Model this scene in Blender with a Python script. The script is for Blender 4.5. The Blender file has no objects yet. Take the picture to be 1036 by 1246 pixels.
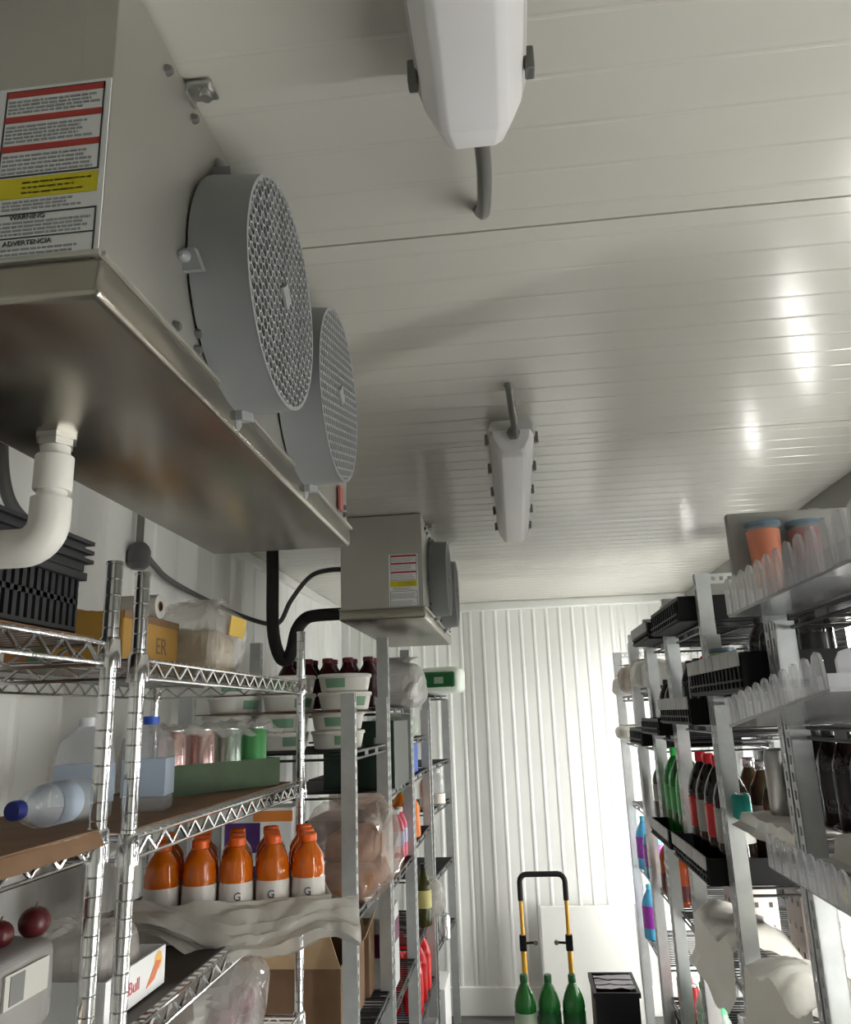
import bpy, bmesh, math, random
from mathutils import Vector, Matrix, noise
PI = math.pi
rnd = random.Random(7)
scene = bpy.context.scene
C = scene.collection

# ------------------------------------------------------------------ camera
def set_camera():
    yaw, pit, roll = math.radians(5.95), math.radians(14.528), 0.035
    D = Vector((-math.sin(yaw)*math.cos(pit), math.cos(yaw)*math.cos(pit), math.sin(pit)))
    R0 = Vector((math.cos(yaw), math.sin(yaw), 0)); U0 = R0.cross(D)
    R = R0*math.cos(roll) - U0*math.sin(roll); U = R.cross(D)
    cam = bpy.data.cameras.new('camera'); o = bpy.data.objects.new('camera', cam); C.objects.link(o)
    M = Matrix((R, U, -D)).transposed().to_4x4(); M.translation = (0, 0, 1.70)
    o.matrix_world = M
    cam.sensor_fit = 'VERTICAL'; cam.sensor_height = 36.0; cam.lens = 36.0*960/1246
    cam.clip_start = 0.05
    scene.camera = o
set_camera()

# ------------------------------------------------------------------ world, exposure
w = bpy.data.worlds.new('world'); scene.world = w; w.use_nodes = True
w.node_tree.nodes['Background'].inputs[0].default_value = (0.9, 0.95, 1.0, 1)
w.node_tree.nodes['Background'].inputs[1].default_value = 0.02
vs = scene.view_settings
vs.view_transform = 'Standard'; vs.look = 'None'; vs.exposure = 0.2; vs.gamma = 1.0; vs.use_curve_mapping = False
LED_STRENGTH = 80.0          # radiance of the door-mullion tubes, the only lamps that are on
LED_Y = [0.74, 1.42, 2.10, 2.78, 3.46, 4.14, 4.86]

# room, metres
CEIL, XL, XR, YB, YF = 2.415, -1.13, 1.13, 5.20, -1.70

# ------------------------------------------------------------------ materials
MATS = {}
def mat(name, col, rough=0.5, metal=0.0, spec=0.5, alpha=1.0, noise_amt=0.0, noise_scale=20, bump=0.0, bump_scale=60,
        trans=0.0, ior=1.45, coat=0.0, emit=None, emit_s=0.0, rough_var=0.0, stretch=None):
    if name in MATS: return MATS[name]
    m = bpy.data.materials.new(name); m.use_nodes = True
    nt = m.node_tree; b = nt.nodes['Principled BSDF']
    c4 = (*col, 1)
    b.inputs['Base Color'].default_value = c4
    b.inputs['Roughness'].default_value = rough
    b.inputs['Metallic'].default_value = metal
    b.inputs['Specular IOR Level'].default_value = spec
    b.inputs['IOR'].default_value = ior
    b.inputs['Transmission Weight'].default_value = trans
    b.inputs['Coat Weight'].default_value = coat
    b.inputs['Alpha'].default_value = alpha
    if emit:
        b.inputs['Emission Color'].default_value = (*emit, 1); b.inputs['Emission Strength'].default_value = emit_s
    if noise_amt or bump or rough_var:
        tc = nt.nodes.new('ShaderNodeTexCoord'); mp = nt.nodes.new('ShaderNodeMapping')
        nt.links.new(tc.outputs['Object'], mp.inputs[0])
        if stretch: mp.inputs['Scale'].default_value = stretch
    if noise_amt or rough_var:
        n = nt.nodes.new('ShaderNodeTexNoise'); n.inputs['Scale'].default_value = noise_scale; n.inputs['Detail'].default_value = 5
        nt.links.new(mp.outputs[0], n.inputs['Vector'])
        if noise_amt:
            r = nt.nodes.new('ShaderNodeValToRGB')
            r.color_ramp.elements[0].position = 0.3; r.color_ramp.elements[1].position = 0.75
            r.color_ramp.elements[0].color = (*[c*(1-noise_amt) for c in col], 1)
            r.color_ramp.elements[1].color = (*[min(1, c*(1+noise_amt*0.6)) for c in col], 1)
            nt.links.new(n.outputs['Fac'], r.inputs[0]); nt.links.new(r.outputs[0], b.inputs['Base Color'])
        if rough_var:
            mr = nt.nodes.new('ShaderNodeMapRange'); mr.inputs['To Min'].default_value = max(0.02, rough-rough_var)
            mr.inputs['To Max'].default_value = min(1, rough+rough_var)
            nt.links.new(n.outputs['Fac'], mr.inputs[0]); nt.links.new(mr.outputs[0], b.inputs['Roughness'])
    if bump:
        n2 = nt.nodes.new('ShaderNodeTexNoise'); n2.inputs['Scale'].default_value = bump_scale; n2.inputs['Detail'].default_value = 3
        nt.links.new(mp.outputs[0], n2.inputs['Vector'])
        bp = nt.nodes.new('ShaderNodeBump'); bp.inputs['Strength'].default_value = bump; bp.inputs['Distance'].default_value = 0.01
        nt.links.new(n2.outputs['Fac'], bp.inputs['Height']); nt.links.new(bp.outputs[0], b.inputs['Normal'])
    MATS[name] = m
    return m

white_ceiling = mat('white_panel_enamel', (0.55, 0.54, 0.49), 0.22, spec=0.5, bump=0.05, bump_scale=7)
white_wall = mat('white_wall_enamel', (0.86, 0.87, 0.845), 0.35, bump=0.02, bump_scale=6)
white_trim = mat('white_trim', (0.80, 0.81, 0.78), 0.35)
floor_mat = mat('grey_floor', (0.10, 0.10, 0.095), 0.5, noise_amt=0.3, noise_scale=8)
alu = mat('mill_aluminium', (0.53, 0.52, 0.48), 0.42, metal=0.85, bump=0.04, bump_scale=160)
pan_mat = mat('drain_pan_metal', (0.39, 0.36, 0.31), 0.26, metal=0.95, bump=0.04, bump_scale=8)
grey_plastic = mat('grey_plastic', (0.27, 0.28, 0.285), 0.45, bump=0.02, bump_scale=200)
grey_guard = mat('grey_guard_plastic', (0.33, 0.34, 0.34), 0.4)
dark_inside = mat('dark_fan_interior', (0.03, 0.03, 0.028), 0.7, spec=0.2)
fan_black = mat('fan_blade_grey', (0.05, 0.05, 0.05), 0.5, metal=0.3)
rubber = mat('black_rubber', (0.012, 0.011, 0.012), 0.65, bump=0.3, bump_scale=40)
cable_grey = mat('grey_cable', (0.10, 0.10, 0.10), 0.5)
steel = mat('zinc_steel', (0.50, 0.50, 0.48), 0.35, metal=0.9)
dark_steel = mat('dark_conduit', (0.20, 0.20, 0.19), 0.35, metal=0.6)
chrome = mat('chrome', (0.78, 0.78, 0.78), 0.13, metal=1.0)
galv = mat('galvanised_steel', (0.55, 0.57, 0.57), 0.45, metal=0.55, noise_amt=0.10, noise_scale=25)
black_wire = mat('black_epoxy_wire', (0.012, 0.012, 0.013), 0.3, spec=0.6)
pvc = mat('white_pvc', (0.80, 0.79, 0.74), 0.35)
lens_mat = mat('fixture_lens', (0.70, 0.69, 0.70), 0.3, spec=0.5)
fix_base = mat('fixture_base_grey', (0.55, 0.55, 0.54), 0.4)
paper_white = mat('paper_white', (0.85, 0.86, 0.86), 0.5)
ink_black = mat('ink_black', (0.06, 0.06, 0.07), 0.6)
ink_grey = mat('ink_grey', (0.38, 0.39, 0.41), 0.6)
ink_red = mat('ink_red', (0.50, 0.05, 0.04), 0.5)
ink_yellow = mat('ink_yellow', (0.72, 0.62, 0.02), 0.5)
led_mat = mat('led_diffuser', (1, 1, 1), 0.4, emit=(1.0, 0.99, 0.935), emit_s=LED_STRENGTH)
glass_mat = mat('door_glass', (0.03, 0.032, 0.033), 0.03, spec=0.5, alpha=0.7)
black_plastic = mat('black_plastic', (0.006, 0.006, 0.007), 0.5, spec=0.25)
dark_grey_plastic = mat('charcoal_plastic', (0.022, 0.023, 0.026), 0.5, spec=0.35)
lip_grey = mat('grey_lip_plastic', (0.42, 0.42, 0.41), 0.45)
clear_tray = mat('clear_tray_plastic', (0.72, 0.72, 0.76), 0.07, spec=1.0, alpha=0.40, coat=1.0)
tray_base = mat('clear_tray_base', (0.42, 0.42, 0.43), 0.15, spec=0.7, alpha=0.8)
film = mat('clear_film', (0.80, 0.78, 0.75), 0.18, spec=1.0, alpha=0.24, coat=0.6)
film_bag = mat('bag_film', (0.74, 0.70, 0.67), 0.16, spec=1.0, alpha=0.40, coat=0.8)
film_milky = mat('milky_film', (0.66, 0.63, 0.58), 0.28, spec=0.7, alpha=0.52, bump=0.25, bump_scale=14)
film_white = mat('white_film', (0.86, 0.84, 0.78), 0.35, spec=0.6, alpha=0.93, bump=0.3, bump_scale=10)
cardboard = mat('cardboard', (0.24, 0.14, 0.08), 0.8, noise_amt=0.15, noise_scale=12)
cardboard_dark = mat('cardboard_dark', (0.20, 0.12, 0.065), 0.8, noise_amt=0.15, noise_scale=12)
tan_paper = mat('tan_paper', (0.62, 0.43, 0.25), 0.7, noise_amt=0.08)
can_silver = mat('can_aluminium', (0.72, 0.73, 0.74), 0.22, metal=0.9)

def colmat(name, col, rough=0.35, **k): return mat(name, col, rough, **k)

# ------------------------------------------------------------------ mesh builder
class MB:
    def __init__(self): self.v = []; self.f = []
    def add(self, vs, fs):
        n = len(self.v); self.v += [tuple(p) for p in vs]; self.f += [tuple(i+n for i in f) for f in fs]; return self
    def box(self, x0, x1, y0, y1, z0, z1, M=None):
        vs = [Vector((x, y, z)) for z in (z0, z1) for y in (y0, y1) for x in (x0, x1)]
        if M is not None: vs = [M @ p for p in vs]
        return self.add(vs, [(0,2,3,1), (4,5,7,6), (0,1,5,4), (2,6,7,3), (0,4,6,2), (1,3,7,5)])
    def bar(self, a, b, w, h=None, up=(0,0,1)):
        a, b = Vector(a), Vector(b); h = h or w; d = (b-a).normalized(); up = Vector(up)
        s = d.cross(up)
        if s.length < 1e-4: s = d.cross(Vector((1,0,0)))
        s.normalize(); u = s.cross(d)
        vs = [p + s*sx*w/2 + u*sz*h/2 for p in (a, b) for sx, sz in ((-1,-1),(1,-1),(1,1),(-1,1))]
        return self.add(vs, [(3,2,1,0), (4,5,6,7), (0,1,5,4), (1,2,6,5), (2,3,7,6), (3,0,4,7)])
    def tube(self, pts, r, n=10, caps=True, closed=False):
        pts = [Vector(p) for p in pts]; N = len(pts)
        rs = r if isinstance(r, (list, tuple)) else [r]*N
        base = len(self.v); nrm = None
        for i, p in enumerate(pts):
            if closed: t = pts[(i+1) % N] - pts[i-1]
            else: t = pts[min(i+1, N-1)] - pts[max(i-1, 0)]
            t.normalize()
            if nrm is None:
                nrm = t.cross(Vector((0,0,1)))
                if nrm.length < 1e-3: nrm = t.cross(Vector((1,0,0)))
            else: nrm = nrm - t*nrm.dot(t)
            nrm.normalize(); bn = t.cross(nrm)
            for k in range(n):
                a = 2*PI*k/n; self.v.append(tuple(p + (nrm*math.cos(a) + bn*math.sin(a))*rs[i]))
        for i in range(N if closed else N-1):
            j = (i+1) % N
            for k in range(n):
                k2 = (k+1) % n
                self.f.append((base+i*n+k, base+i*n+k2, base+j*n+k2, base+j*n+k))
        if caps and not closed:
            self.f.append(tuple(base+k for k in reversed(range(n)))); self.f.append(tuple(base+(N-1)*n+k for k in range(n)))
        return self
    def lathe(self, prof, n=20, M=None, caps=True):
        base = len(self.v)
        for r, z in prof:
            for k in range(n):
                a = 2*PI*k/n; p = Vector((r*math.cos(a), r*math.sin(a), z))
                self.v.append(tuple(M @ p if M is not None else p))
        for i in range(len(prof)-1):
            for k in range(n):
                k2 = (k+1) % n
                self.f.append((base+i*n+k, base+i*n+k2, base+(i+1)*n+k2, base+(i+1)*n+k))
        if caps:
            self.f.append(tuple(base+k for k in reversed(range(n))))
            self.f.append(tuple(base+(len(prof)-1)*n+k for k in range(n)))
        return self
    def prism(self, poly, d, M=None):
        n = len(poly); vs = [Vector((x, y, z)) for z in (0, d) for x, y in poly]
        if M is not None: vs = [M @ p for p in vs]
        fs = [tuple(reversed(range(n))), tuple(range(n, 2*n))] + [(i, (i+1) % n, n+(i+1) % n, n+i) for i in range(n)]
        return self.add(vs, fs)
    def sheet(self, fn, nu, nv, th=0.0):
        base = len(self.v)
        for i in range(nu+1):
            for j in range(nv+1): self.v.append(tuple(fn(i/nu, j/nv)))
        for i in range(nu):
            for j in range(nv):
                a = base+i*(nv+1)+j; self.f.append((a, a+nv+1, a+nv+2, a+1))
        return self
    def mesh(self, name, m, smooth=False, bevel=0, segs=2, solid=0):
        me = bpy.data.meshes.new(name); me.from_pydata(self.v, [], self.f)
        bm = bmesh.new(); bm.from_mesh(me)
        if solid:
            bmesh.ops.recalc_face_normals(bm, faces=bm.faces); bm.normal_update()
            fs0 = bm.faces[:]; es0 = [e for e in bm.edges if len(e.link_faces) == 1]
            new = {v: bm.verts.new(v.co - v.normal*solid) for v in bm.verts[:]}
            for f in fs0: bm.faces.new([new[v] for v in reversed(f.verts)])
            for e in es0: bm.faces.new((e.verts[0], e.verts[1], new[e.verts[1]], new[e.verts[0]]))
        bmesh.ops.recalc_face_normals(bm, faces=bm.faces)
        if bevel: bmesh.ops.bevel(bm, geom=bm.edges[:], offset=bevel, segments=segs, affect='EDGES', profile=0.5, clamp_overlap=True)
        bm.to_mesh(me); bm.free()
        if m is not None: me.materials.append(m)
        if smooth:
            me.shade_smooth(); me.set_sharp_from_angle(angle=math.radians(38))
        return me
    def build(self, name, m, parent=None, smooth=False, bevel=0, segs=2, solid=0, label=None):
        o = bpy.data.objects.new(name, self.mesh(name, m, smooth, bevel, segs, solid)); C.objects.link(o)
        if parent is not None: o.parent = parent
        if label: o['label'] = label
        return o

def thing(name, label, cat, loc=(0,0,0), rz=0, group=None, rx=0, ry=0):
    o = bpy.data.objects.new(name, None); C.objects.link(o); o.empty_display_size = 0.05
    o.location = loc; o.rotation_euler = (rx, ry, rz); o['label'] = label; o['category'] = cat
    if group: o['group'] = group
    return o
def tag(o, label, cat, group=None, kind=None):
    o['label'] = label; o['category'] = cat
    if group: o['group'] = group
    if kind: o['kind'] = kind
    return o
def struct(o): o['kind'] = 'structure'; return o
def copy_tree(o, parent=None):
    c = o.copy(); C.objects.link(c); c.parent = parent
    for ch in list(o.children): copy_tree(ch, c)
    return c
def dup(o, loc, label, rz=None, group=None):
    c = copy_tree(o); c.location = loc; c['label'] = label
    if rz is not None: c.rotation_euler.z = rz
    if group: c['group'] = group
    return c
def share(name, me, parent, loc=(0,0,0), rot=(0,0,0), label=None):
    o = bpy.data.objects.new(name, me); C.objects.link(o); o.parent = parent; o.location = loc; o.rotation_euler = rot
    if label: o['label'] = label
    return o
def text(name, s, size, m, parent, M, align='LEFT', depth=0.0003, label=None):
    cu = bpy.data.curves.new(name, 'FONT'); cu.body = s; cu.size = size; cu.align_x = align; cu.extrude = depth
    t = bpy.data.objects.new(name + '_tmp', cu); C.objects.link(t)
    me = bpy.data.meshes.new_from_object(t.evaluated_get(bpy.context.evaluated_depsgraph_get()))
    bpy.data.objects.remove(t); bpy.data.curves.remove(cu)
    me.name = name; me.transform(M); me.materials.clear(); me.materials.append(m)
    o = bpy.data.objects.new(name, me); C.objects.link(o); o.parent = parent
    if label: o['label'] = label
    return o
def arc(c, r, a0, a1, n, ax=(1,0,0), ay=(0,0,1)):
    c, ax, ay = Vector(c), Vector(ax), Vector(ay)
    return [c + ax*r*math.cos(a0+(a1-a0)*i/n) + ay*r*math.sin(a0+(a1-a0)*i/n) for i in range(n+1)]
def smooth_path(pts, k=6):
    P = [Vector(p) for p in pts]; out = []
    for i in range(len(P)-1):
        p0, p1, p2, p3 = P[max(i-1,0)], P[i], P[i+1], P[min(i+2, len(P)-1)]
        for j in range(k):
            t = j/k
            out.append(0.5*((2*p1)+(-p0+p2)*t+(2*p0-5*p1+4*p2-p3)*t*t+(-p0+3*p1-3*p2+p3)*t**3))
    out.append(P[-1]); return out

# ================================================================== STRUCTURE
fl = MB().box(XL-.1, XR+.1, YF-.1, YB+.1, -0.1, 0.0).build('floor', floor_mat); struct(fl)

def ribbed(u0, u1, pitch, depth, wdt):
    """profile points (u, h): flat sheet with narrow beads"""
    pts = [(u0, 0)]; u = u0 + pitch*0.5
    while u + wdt < u1:
        pts += [(u-wdt, 0), (u-wdt*0.35, depth), (u+wdt*0.35, depth), (u+wdt, 0)]; u += pitch
    pts.append((u1, 0)); return pts

# ceiling: sandwich panels, shallow beads across the room
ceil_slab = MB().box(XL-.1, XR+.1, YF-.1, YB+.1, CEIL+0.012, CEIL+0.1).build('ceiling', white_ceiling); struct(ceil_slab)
seams = [YF, -0.93, 0.066, 1.066, 2.06, 3.06, 4.06, YB]
for a, b in zip(seams[:-1], seams[1:]):
    mb = MB(); pr = ribbed(a+0.0022, b-0.0022, 0.083, -0.0009, 0.0045)
    n = len(pr)
    for x in (XL, XR): mb.v += [(x, u, CEIL-h*-1 if False else CEIL+h) for u, h in pr]
    mb.f += [(i, i+1, n+i+1, n+i) for i in range(n-1)]
    # folded-up side edges
    k = len(mb.v)
    mb.v += [(XL, a+0.0022, CEIL+0.012), (XR, a+0.0022, CEIL+0.012), (XL, b-0.0022, CEIL+0.012), (XR, b-0.0022, CEIL+0.012)]
    mb.f += [(0, n, k+1, k), (n-1, k+2, k+3, 2*n-1)]
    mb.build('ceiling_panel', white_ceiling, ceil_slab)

# back wall with vertical beads
wb = MB().box(XL-.1, XR+.1, YB+0.012, YB+0.1, 0, CEIL).build('wall_back', white_wall); struct(wb)
for a, b in ((XL, -0.32), (-0.32, 0.68), (0.68, XR)):
    mb = MB(); pr = ribbed(a+0.002, b-0.002, 0.083, -0.0034, 0.013); n = len(pr)
    for z in (0.15, CEIL): mb.v += [(u, YB+h, z) for u, h in pr]
    mb.f += [(i, i+1, n+i+1, n+i) for i in range(n-1)]
    mb.build('wall_panel', white_wall, wb)
struct(MB().box(XL, XR, YB-0.018, YB+0.012, 0, 0.15).build('baseboard_back', white_wall, bevel=0.004))
struct(MB().box(XL, XR, YB-0.025, YB+0.012, CEIL-0.055, CEIL).build('trim_1', white_trim, bevel=0.008))
# left wall with wide flat ribs
wl = MB().box(XL-.1, XL-0.012, YF-.1, YB+.1, 0, CEIL).build('wall_left', white_wall); struct(wl)
ly = [YF, -0.7, 0.3, 1.3, 2.3, 3.3, 4.3, YB]
for a, b in zip(ly[:-1], ly[1:]):
    mb = MB(); pr = ribbed(a+0.002, b-0.002, 0.17, 0.005, 0.02); n = len(pr)
    for z in (0.0, CEIL): mb.v += [(XL+h, u, z) for u, h in pr]
    mb.f += [(i, i+1, n+i+1, n+i) for i in range(n-1)]
    mb.build('wall_panel', white_wall, wl)
struct(MB().box(XL-.01, XL+0.02, YF, YB, CEIL-0.045, CEIL).build('trim_2', white_trim, bevel=0.006))
struct(MB().box(XL-.1, XR+.1, YF-.1, YF, 0, CEIL).build('wall_front', white_wall))
# right wall: header, sill and end jamb around the glass doors
wr = MB().box(XR-0.02, XR+0.1, YF, YB, 2.03, CEIL+0.01).build('wall_right', mat('shaded_header_grey', (0.30, 0.295, 0.27), 0.45), bevel=0.004); struct(wr)  # header is white wall too; the shade on it is put into this grey
MB().box(XR-0.02, XR+0.1, YF, YB, 0.0, 0.16).build('wall_sill', white_wall, wr, bevel=0.004)
for ja, jb in ((4.90, YB), (YF, 0.70)): MB().box(XR-0.02, XR+0.1, ja, jb, 0.16, 2.03).build('wall_jamb', white_wall, wr)
for i, (a, b) in enumerate(zip(LED_Y[:-1], LED_Y[1:])):
    d = MB().box(XR+0.03, XR+0.045, a+0.02, b-0.02, 0.18, 2.01).build('door_%d' % (i+1), glass_mat); struct(d)
    f = MB()
    for (y0, y1, z0, z1) in ((a, a+0.035, 0.16, 2.03), (b-0.035, b, 0.16, 2.03), (a+0.035, b-0.035, 0.16, 0.21), (a+0.035, b-0.035, 1.98, 2.03)):
        f.box(XR+0.02, XR+0.07, y0, y1, z0, z1)
    f.build('door_frame', dark_steel, d)
# mullion tubes: the lamps
for i, y in enumerate(LED_Y):
    where = ['behind the silver can', 'behind the first perforated post', 'behind the green soda bottles', 'behind the white packs',
             'beside the far white jamb'][min(4, max(0, i-2))] if i > 1 else ('just outside the right photo edge', 'at the right photo edge')[i]
    t = thing('led_tube', 'lit vertical white tube on the door mullion %s' % where, 'lamp', (XR, y, 0.2), group='lit tubes between the glass doors')
    MB().box(0.0, 0.03, -0.035, 0.035, -0.04, 1.83).build('mullion', dark_steel, t, bevel=0.003)
    MB().box(-0.018, 0.0, -0.022, 0.022, 0.0, 1.78).build('tube_housing', fix_base, t, bevel=0.002)
    MB().box(-0.021, -0.018, -0.020, 0.020, 0.0, 1.78).build('tube_lens', led_mat, t)
    for za, zb_ in ((1.78, 1.81), (-0.03, 0.0)): MB().box(-0.025, 0.0, -0.025, 0.025, za, zb_).build('end_cap', fix_base, t, bevel=0.003)

# ================================================================== EVAPORATORS
def hex_guard(R, pitch, bar, dep):
    mb = MB(); s = pitch/math.sqrt(3); seen = set()
    nn = int(R/pitch)+3
    for i in range(-nn, nn+1):
        for j in range(-nn, nn+1):
            cx = pitch*(i + 0.5*(j % 2)); cy = j*pitch*math.sqrt(3)/2
            if cx*cx+cy*cy > (R+pitch)**2: continue
            P = [(cx+s*math.cos(PI/6+k*PI/3), cy+s*math.sin(PI/6+k*PI/3)) for k in range(6)]
            for k in range(6):
                a, b = P[k], P[(k+1) % 6]
                key = (round((a[0]+b[0])/2, 4), round((a[1]+b[1])/2, 4))
                if key in seen: continue
                seen.add(key)
                la, lb = math.hypot(*a), math.hypot(*b)
                if la > R and lb > R: continue
                if la > R: a = (a[0]*R/la, a[1]*R/la)
                if lb > R: b = (b[0]*R/lb, b[1]*R/lb)
                mb.bar((0, a[0], a[1]), (0, b[0], b[1]), bar, dep, up=(1,0,0))
    return mb
RG = 0.146
guard_me = hex_guard(RG-0.002, 0.0150, 0.0024, 0.003).mesh('guard', grey_guard)
RX = Matrix.Rotation(PI/2, 4, 'Y')      # lathe axis z -> x
shroud_me = MB().lathe([(RG, 0.0), (RG+0.004, 0.0), (RG+0.004, 0.004), (RG-0.001, 0.062), (RG, 0.066), (RG-0.005, 0.066), (RG-0.007, 0.0)], 48, RX, caps=False).mesh('fan_shroud', grey_plastic, smooth=True)
def tab_mesh():
    mb = MB(); mb.prism([(-0.018, 0), (0.018, 0), (0.011, 0.024), (-0.011, 0.024)], 0.012); mb.lathe([(0.007, 0.012), (0.007, 0.018), (0.003, 0.024)], 10, Matrix.Translation((0, 0.015, 0)))
    return mb.mesh('mounting_tab', grey_plastic, smooth=True)
tab_me = tab_mesh()
def blade_mesh():
    mb = MB()
    for k in range(4):
        a0 = k*PI/2
        def fn(u, v):
            r = 0.03+0.098*u; a = a0+(v-0.5)*1.1
            return (0.02+0.03*(v-0.5), r*math.cos(a), r*math.sin(a))
        mb.sheet(fn, 4, 5)
    mb.lathe([(0.032, -0.01), (0.032, 0.03), (0.02, 0.036)], 16, RX)
    return mb.mesh('fan_blade', fan_black)
blade_me = blade_mesh()
inner_me = MB().lathe([(RG-0.0085, 0.060), (RG-0.0085, 0.003), (0.001, 0.003)], 32, RX, caps=False).mesh('fan_opening', dark_inside)
hub_me = MB().prism([(math.cos(k*PI/4)*(0.012 if k % 2 else 0.020), math.sin(k*PI/4)*(0.012 if k % 2 else 0.020)) for k in range(8)], 0.004, RX).mesh('guard_badge', grey_guard)

def warning_label(parent, W, H, x0, y, z0, detail):
    """label on the near end panel; x0 = left, z0 = bottom; faces -Y"""
    lb = MB().box(x0, x0+W, y-0.0012, y, z0, z0+H).build('warning_label', paper_white, parent, label='white sticker with red and yellow bands and lines of print')
    F = Matrix.Translation((x0, y-0.0016, z0)) @ Matrix.Rotation(PI/2, 4, 'X')
    def rect(mb, u0, u1, v0, v1, dy=0.0): mb.box(x0+u0*W, x0+u1*W, y-0.0020-dy, y-0.0011, z0+v0*H, z0+v1*H)
    r = MB()
    for v in (0.945, 0.805, 0.645): rect(r, 0.07, 0.95, v, v+0.032)
    r.build('red_band', ink_red, lb)
    r = MB(); rect(r, 0.05, 0.95, 0.395, 0.50); r.build('yellow_band', ink_yellow, lb)
    r = MB()                                   # frames
    for (u0, u1, v0, v1) in ((0.07, 0.95, 0.51, 0.98), (0.04, 0.96, 0.02, 0.315)):
        rect(r, u0, u0+0.012, v0, v1); rect(r, u1-0.012, u1, v0, v1); rect(r, u0, u1, v0, v0+0.006); rect(r, u0, u1, v1-0.006, v1)
    rect(r, 0.04, 0.96, 0.188, 0.193)
    r.build('print_frame', ink_black, lb)
    r = MB(); g = random.Random(3)
    def lines(v1, v0, n, u0=0.10, u1=0.92):
        for k in range(n):
            v = v1-(v1-v0)*(k+0.5)/n; u = u0; end = u1-g.random()*0.18
            while u < end:
                ww = 0.02+0.07*g.random(); rect(r, u, min(u+ww, end), v-0.0045, v+0.0045); u += ww+0.013
    lines(0.93, 0.85, 4); lines(0.79, 0.69, 5); lines(0.63, 0.52, 5); lines(0.385, 0.33, 3, 0.14, 0.86)
    lines(0.278, 0.20, 4, 0.07); lines(0.143, 0.03, 5, 0.07)
    lines(0.485, 0.405, 3, 0.30, 0.9)
    r.build('print_lines', ink_grey, lb)
    if detail:
        text('print_word', 'WARNING', 0.0068, ink_black, lb, F @ Matrix.Translation((0.22*W, 0.283*H, 0.0003)))
        text('print_word', 'ADVERTENCIA', 0.0068, ink_black, lb, F @ Matrix.Translation((0.185*W, 0.152*H, 0.0003)))
    return lb

def evaporator(label, X0, X1, Y0, Y1, fans, lab, zb=2.05):
    t = thing('evaporator_unit', label, 'cooling unit', (0, 0, zb))
    H = CEIL - zb - 0.004
    body = MB().box(X0, X1, Y0, Y1, 0.035, H).build('housing', alu, t, bevel=0.003)
    # end-panel seam strip, folded flange
    MB().box(X1-0.03, X1+0.0015, Y0-0.0015, Y0+0.02, 0.035, H).build('corner_fold', alu, body, bevel=0.001)
    # drain pan: shallow trough with rolled lip, bottom dished towards the drain
    pn = MB(); g = 0.006; lip = 0.040
    pn.box(X0-g, X1+g, Y0-g, Y1+g, 0.0, lip)
    pan = pn.build('drain_pan', pan_mat, t, smooth=True, bevel=0.007, segs=3)
    MB().bar((X1+g+0.001, Y0-g, lip), (X1+g+0.001, Y1+g, lip), 0.006, 0.005).bar((X0-g, Y0-g-0.001, lip), (X1+g, Y0-g-0.001, lip), 0.006, 0.005).build('pan_lip', alu, pan, bevel=0.001)
    for k, (fy, fz, tilt) in enumerate(fans):
        s = share('fan_shroud', shroud_me, t, (X1+0.003, fy, fz-zb))
        share('guard', guard_me, s, (0.0645, 0, 0), (tilt, 0, 0))
        share('guard_badge', hub_me, s, (0.066, 0, 0))
        share('fan_blade', blade_me, s, (0.004, 0, 0))
        share('fan_opening', inner_me, s)
        for a in (0.62, 2.1, 3.45, 4.9):
            share('mounting_tab', tab_me, s, (0.001, (RG+0.002)*math.cos(a), (RG+0.002)*math.sin(a)), Matrix(((0,0,1),(-math.sin(a), math.cos(a), 0),(math.cos(a), math.sin(a), 0))).transposed().to_3x3().inverted().to_euler() if False else (a-PI/2, 0, 0))
    # bolts in pairs along the fan face
    bm_ = MB().lathe([(0.006, 0), (0.006, 0.003), (0.004, 0.007)], 8, RX).mesh('bolt', dark_steel, smooth=True)
    L = Y1-Y0
    for (fy, fz) in ((0.15, 0.055), (0.205, 0.075), (0.205, 0.055), (0.56, 0.06), (0.93, 0.10), (0.93, 0.085), (0.965, 0.06), (0.965, 0.075), (0.17, H-0.03), (0.10, H-0.03), (0.50, H-0.03)):
        share('bolt', bm_, t, (X1, Y0+fy*L, fz))
    # hanger brackets up at the ceiling
    for fy in (0.16, 0.86):
        b = MB(); b.box(X1, X1+0.030, Y0+fy*L-0.014, Y0+fy*L+0.014, H-0.004, H).box(X1, X1+0.003, Y0+fy*L-0.014, Y0+fy*L+0.014, H-0.014, H)
        hb = b.build('hanger_bracket', steel, t, bevel=0.001)
        MB().lathe([(0.007, -0.010), (0.007, -0.004), (0.009, -0.004), (0.009, 0)], 10, Matrix.Translation((X1+0.019, Y0+fy*L, H-0.004))).build('hanger_nut', steel, hb, smooth=True)
    warning_label(t, *lab)
    return t
e1 = evaporator('large metal twin-fan cooling unit hung from the ceiling, nearest the camera', -0.62, -0.333, 0.566, 1.59,
    [(0.885, 2.227, 0.0), (1.215, 2.227, 0.26)], (0.108, 0.196, -0.440, 0.5635, 0.027, True))
MB().box(0.0, 0.006, 0, 0.03, 0, 0.05).build('red_tag', colmat('pinkred_tag', (0.55, 0.16, 0.15)), e1, bevel=0.002).location = (-0.331, 1.49, 0.055)
e2 = evaporator('smaller looking far cooling unit hung from the ceiling before the white back wall', -0.60, -0.305, 2.745, 3.88,
    [(3.08, 2.225, 0.0), (3.50, 2.225, 0.0)], (0.105, 0.195, -0.425, 2.7425, 0.035, False), zb=2.035)

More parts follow.
